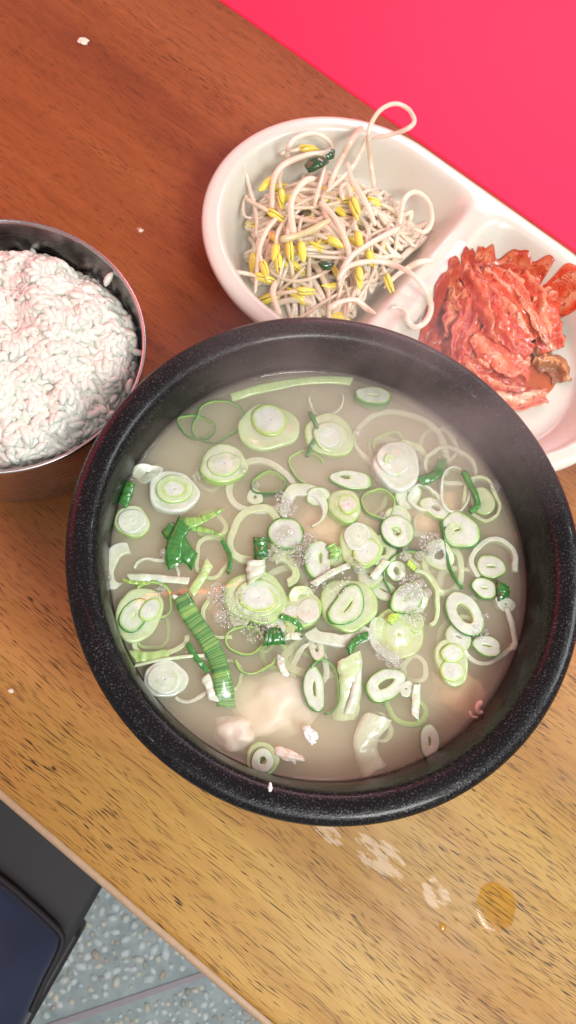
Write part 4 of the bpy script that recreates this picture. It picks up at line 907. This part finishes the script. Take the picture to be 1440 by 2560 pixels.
kimchi('tall kimchi leaf with pale ribs at the top right of the heap', [(1215, 640, 28), (1265, 690, 34), (1305, 760, 34), (1340, 830, 28)], 110, 13, (KO, (.70, .20, .08), (.76, .46, .30)), 3, .25, .8)
kimchi('narrow pale kimchi rib lying on the top right leaf', [(1270, 640, 33), (1310, 700, 37), (1345, 770, 34), (1380, 840, 26)], 40, 14, (KO, KP, (.78, .56, .40)), 1, .5, .6)
kimchi('central kimchi leaf folded over the top of the heap', [(1175, 625, 28), (1215, 690, 36), (1245, 760, 37), (1270, 830, 33)], 92, 15, (KR, KO, (.74, .30, .14)), 3, .35)
kimchi('red kimchi leaf fanning down the centre', [(1230, 730, 38), (1265, 780, 38), (1300, 830, 34), (1330, 870, 28)], 80, 16, ((.52, .03, .02), (.62, .08, .03), KO), 2, .3, .8)
kimchi('pale orange kimchi flap sticking up at the left', [(1120, 700, 22), (1135, 690, 26), (1150, 705, 28), (1165, 745, 27)], 60, 17, (KO, (.72, .28, .10), (.76, .42, .20)), 2, .2)
kimchi('crinkled kimchi edge nearest the pot', [(1120, 870, 18), (1145, 900, 18), (1175, 930, 16), (1205, 950, 13)], 60, 18, ((.36, .02, .015), KR, KO), 2)
kimchi('curled dark red kimchi tip at the far left', [(1140, 660, 14), (1160, 645, 18), (1190, 635, 20), (1215, 625, 19)], 56, 19, ((.30, .015, .012), KR, KO), 2)
random.seed(8)
V, Fc = [], []; nt_ = 90
for i in range(nt_):
    a = 2*PI*i/nt_; r_ = 1+.16*mnoise.noise(Vector((math.cos(a)*1.6, math.sin(a)*1.6, 4)))
    for k in range(8):
        q = KC + Vector((.003, -.006, 0)) + (GU*math.cos(a)*.034 + GW*math.sin(a)*.034)*(r_*k/7); u_, w_ = to_dish(q); V.append((q.x, q.y, dish_floor(u_, w_)+.0004+.0012*(1-(k/7)**6)))
for i in range(nt_):
    j = (i+1) % nt_
    for k in range(7): Fc.append((i*8+k, j*8+k, j*8+k+1, i*8+k+1))
po = obj('kimchi_sauce', fix_normals(mesh('kimchi_sauce', V, Fc)), MT['sauce']); tag(po, 'thin red juice pooled under the kimchi in the dish', 'sauce')

# ------------------------------------------------------------------ steel bowl of rice
BC = Vector((-0.0746, 0.1541, 0)); BR = 0.0556; BZ = 0.065
bowl = empty('steel_bowl', BC); tag(bowl, 'small stainless steel bowl heaped with white rice', 'bowl')
prof = [(0, .001), (.036, .001), (.0385, 0), (.041, .0006), (.0455, .006), (.0500, .018), (.0530, .036), (.0546, .056), (.0549, BZ-.0012)]
obj('outer_wall', lathe('bowl_outer', prof, 128), MT['steel'], bowl)
obj('rolled_rim', lathe('bowl_rim', [(.0549, BZ-.0014), (.0555, BZ-.0012), (.0558, BZ-.0004), (.0555, BZ+.0004), (.0549, BZ+.0006), (.0543, BZ+.0002), (.0541, BZ-.0008)], 160), MT['steel'], bowl)
obj('inner_wall', lathe('bowl_inner', [(.0542, BZ-.0006), (.0539, .056), (.0523, .036), (.0493, .018), (.0448, .0062), (.036, .0025), (0, .0025)], 128), MT['steel'], bowl)
rice = empty('rice_mound', (BC.x, BC.y, .02)); tag(rice, 'mound of sticky white cooked rice in the steel bowl', 'rice')
random.seed(33)
def rice_h(x, y):
    r = math.hypot(x, y); a = math.atan2(y, x)
    edge = .0522 - .006*max(0, math.sin(a-.6)) + .0015*math.sin(a*5)          # where the heap meets the wall
    h_ = .0495 + .021*max(0, 1-(r/edge)**2)**.62
    h_ += .0062*hgt(x, y, 62, 1.3) + .0036*hgt(x, y, 140, 4.2)
    return h_, edge
V, Fc = [], []; n1, n2 = 110, 40
for i in range(n1):
    a = 2*PI*i/n1
    for k in range(n2+1):
        r = .0515*k/n2; x, y = r*math.cos(a), r*math.sin(a); h_, e_ = rice_h(x, y); V.append((x, y, h_-.0003-.02))
for i in range(n1):
    j = (i+1) % n1
    for k in range(n2): Fc.append((i*(n2+1)+k, j*(n2+1)+k, j*(n2+1)+k+1, i*(n2+1)+k+1))
obj('rice_bed', fix_normals(mesh('rice_bed', V, Fc)), MT['rice'], rice)
def grain_mesh(k):
    rng = random.Random(k); bm = bmesh.new(); bmesh.ops.create_uvsphere(bm, u_segments=8, v_segments=6, radius=1.0)
    b = rng.uniform(-.25, .25)
    for q in bm.verts:
        z = q.co.z; fat = 1-.12*abs(z)**3
        q.co = Vector((z*.00335, q.co.x*.00160*fat + b*.0022*(z*z-.4), q.co.y*.00150*fat*(1+.2*mnoise.noise(q.co*2+Vector((k, 0, 0))))))
    me = bpy.data.meshes.new('grain'); bm.to_mesh(me); bm.free(); me.materials.append(MT['rice'])
    me.polygons.foreach_set('use_smooth', [True]*len(me.polygons)); return me
GM = [grain_mesh(k) for k in range(6)]
GR = []
while len(GR) < 2500:
    a, r = rnd(0, 6.28), .0512*math.sqrt(random.random()); x, y = r*math.cos(a), r*math.sin(a); h_, e_ = rice_h(x, y)
    if r > e_+.0006: 
        if random.random() > .06: GR.append(None); continue
    nx = (rice_h(x+.001, y)[0]-h_)/.001; ny = (rice_h(x, y+.001)[0]-h_)/.001
    nrm = Vector((-nx, -ny, 1)).normalized(); yaw = rnd(0, 6.28)
    t = Vector((math.cos(yaw), math.sin(yaw), 0)); t = (t - nrm*t.dot(nrm)).normalized(); t = (t + nrm*rnd(-.30, .38)).normalized(); b = nrm.cross(t).normalized(); n3 = t.cross(b)
    M3 = Matrix((t, b, n3)).transposed().to_4x4(); M3.translation = Vector((x, y, h_-.02+rnd(-.0010, .0009))); s = rnd(.82, 1.15)
    GR.append((M3 @ Matrix.Diagonal((s*rnd(.85, 1.15), s, s, 1)), random.randrange(6)))
GR = [q for q in GR if q]
# a few loose grains left on the wall
for px, py, z in [(284, 690, 60), (342, 880, 56), (330, 968, 58)]:
    p = at(px, py, z*.001) - Vector((BC.x, BC.y, .02)); rr = math.hypot(p.x, p.y); lim = .0515
    if rr > lim: p.x *= lim/rr; p.y *= lim/rr
    M3 = Matrix.Rotation(rnd(0, 6.28), 4, 'Z') @ Matrix.Rotation(rnd(-.6, .6), 4, 'Y'); M3.translation = p; GR.append((M3, 0))
def gscore(q):
    p = q[0].translation + Vector((BC.x, BC.y, .02)); px, py, zz = to_px(p)
    if not (8 < px < 1430 and 0 < py < 2550): return -9
    pd = Vector((p.x-PC.x, p.y-PC.y, 0)).length
    return p.z - (0.02 if pd < .092 else 0) + (q[0].translation.z - rice_h(q[0].translation.x, q[0].translation.y)[0]+.02)*6
GR.sort(key=gscore, reverse=True)
for M3, k in GR[:300]:
    o = obj('grain', GM[k], None, rice); o.matrix_local = M3
V, Fc = [], []
for M3, k in GR[300:]:
    b0 = len(V); V += [M3 @ q.co for q in GM[k].vertices]; Fc += [[b0+i for i in pl.vertices] for pl in GM[k].polygons]
o = obj('packed_grains', mesh('packed_grains', V, Fc), MT['rice'], rice); o['kind'] = 'stuff'

# ------------------------------------------------------------------ spills and crumbs on the table
def drop(label, cx, cy, R0, seed, hz, name='soup_drop', mat='oil', sq=1.0):
    s = mpp(cx, cy, 0); V, Fc = [], []; n_, m_ = 48, 9
    for i in range(n_):
        a = 2*PI*i/n_; r_ = R0*s*(1+.10*mnoise.noise(Vector((math.cos(a)*1.5, math.sin(a)*1.5, seed)))+.05*mnoise.noise(Vector((math.cos(a)*5, math.sin(a)*5, seed))))
        for k in range(m_):
            t = k/(m_-1); V.append((r_*t*math.cos(a), r_*t*math.sin(a)*sq, .0002+hz*.001*(1-t**4)))
    for i in range(n_):
        j = (i+1) % n_
        for k in range(m_-1): Fc.append((i*m_+k, j*m_+k, j*m_+k+1, i*m_+k+1))
    o = obj(name, fix_normals(mesh(name, V, Fc)), MT[mat]); o.location = at(cx, cy, 0); tag(o, label, 'spill', 'soup spots on the table')
drop('large round orange soup spot on the table at lower right', 1240, 2268, 52, 2, .10, sq=1.05)
drop('small orange soup drop beside the large spot', 1106, 2318, 10, 5, .7)
drop('tiny orange soup drop between the spot and the worn patch', 1142, 2300, 5, 8, .6)
def crumb(label, cx, cy, R0, seed, col=(.80, .72, .60)):
    s = mpp(cx, cy, 0); bm = bmesh.new(); bmesh.ops.create_icosphere(bm, subdivisions=2, radius=1.0)
    for q in bm.verts:
        d = 1+.45*mnoise.noise(q.co*1.7+Vector((seed*4.7, 0, 0))); q.co = Vector((q.co.x*d*R0*s, q.co.y*d*R0*s*.85, max(q.co.z*d, -.4)*R0*s*.45 + .4*R0*s*.45))
    me = bpy.data.meshes.new('crumb'); bm.to_mesh(me); bm.free(); a = me.attributes.new('tint', 'FLOAT_COLOR', 'POINT')
    a.data.foreach_set('color', np.array([(*col, 1.0)]*len(me.vertices), dtype=np.float32).ravel())
    o = obj('food_crumb', me, MT['soft']); o.location = at(cx, cy, 0.0); tag(o, label, 'crumb', 'crumbs on the table')
crumb('white crumb on the dark wood at the top left', 208, 105, 13, 1)
crumb('tiny pale crumb on the wood above the rice bowl', 352, 577, 6, 2)
crumb('pale speck on the wood left of the pot', 28, 1727, 7, 3)

# ------------------------------------------------------------------ steam over the far side of the pot
SV = N('steam'); SV.t.nodes.remove(SV.b)
pv = SV.new('ShaderNodeVolumePrincipled'); pv.inputs['Color'].default_value = (.95, .95, .97, 1); pv.inputs['Anisotropy'].default_value = .2
vec = SV.coord('Object'); ln = SV.new('ShaderNodeVectorMath', operation='LENGTH'); SV.link(vec, ln.inputs[0])
fall = SV.ramp(ln.outputs['Value'], [(0.25, 1.0), (0.98, 0.0)], 'EASE')
nz = SV.ramp(SV.noise(SV.coord('Object', scale=(2.2, 2.2, 1.2)), 1.0, 4, .6), [(0.36, 0.0), (0.72, 1.0)])
SV.link(SV.math('MULTIPLY', SV.math('MULTIPLY', fall, nz), 7.5), pv.inputs['Density']); SV.link(pv.outputs[0], SV.out.inputs['Volume'])
bm = bmesh.new(); bmesh.ops.create_icosphere(bm, subdivisions=3, radius=1.0); me = bpy.data.meshes.new('steam'); bm.to_mesh(me); bm.free()
so = obj('steam', me, SV.m); so.location = at(980, 1000, .112); so.scale = (.095, .060, .050); tag(so, 'faint white steam drifting over the far side of the hot pot', 'steam', None, 'stuff')
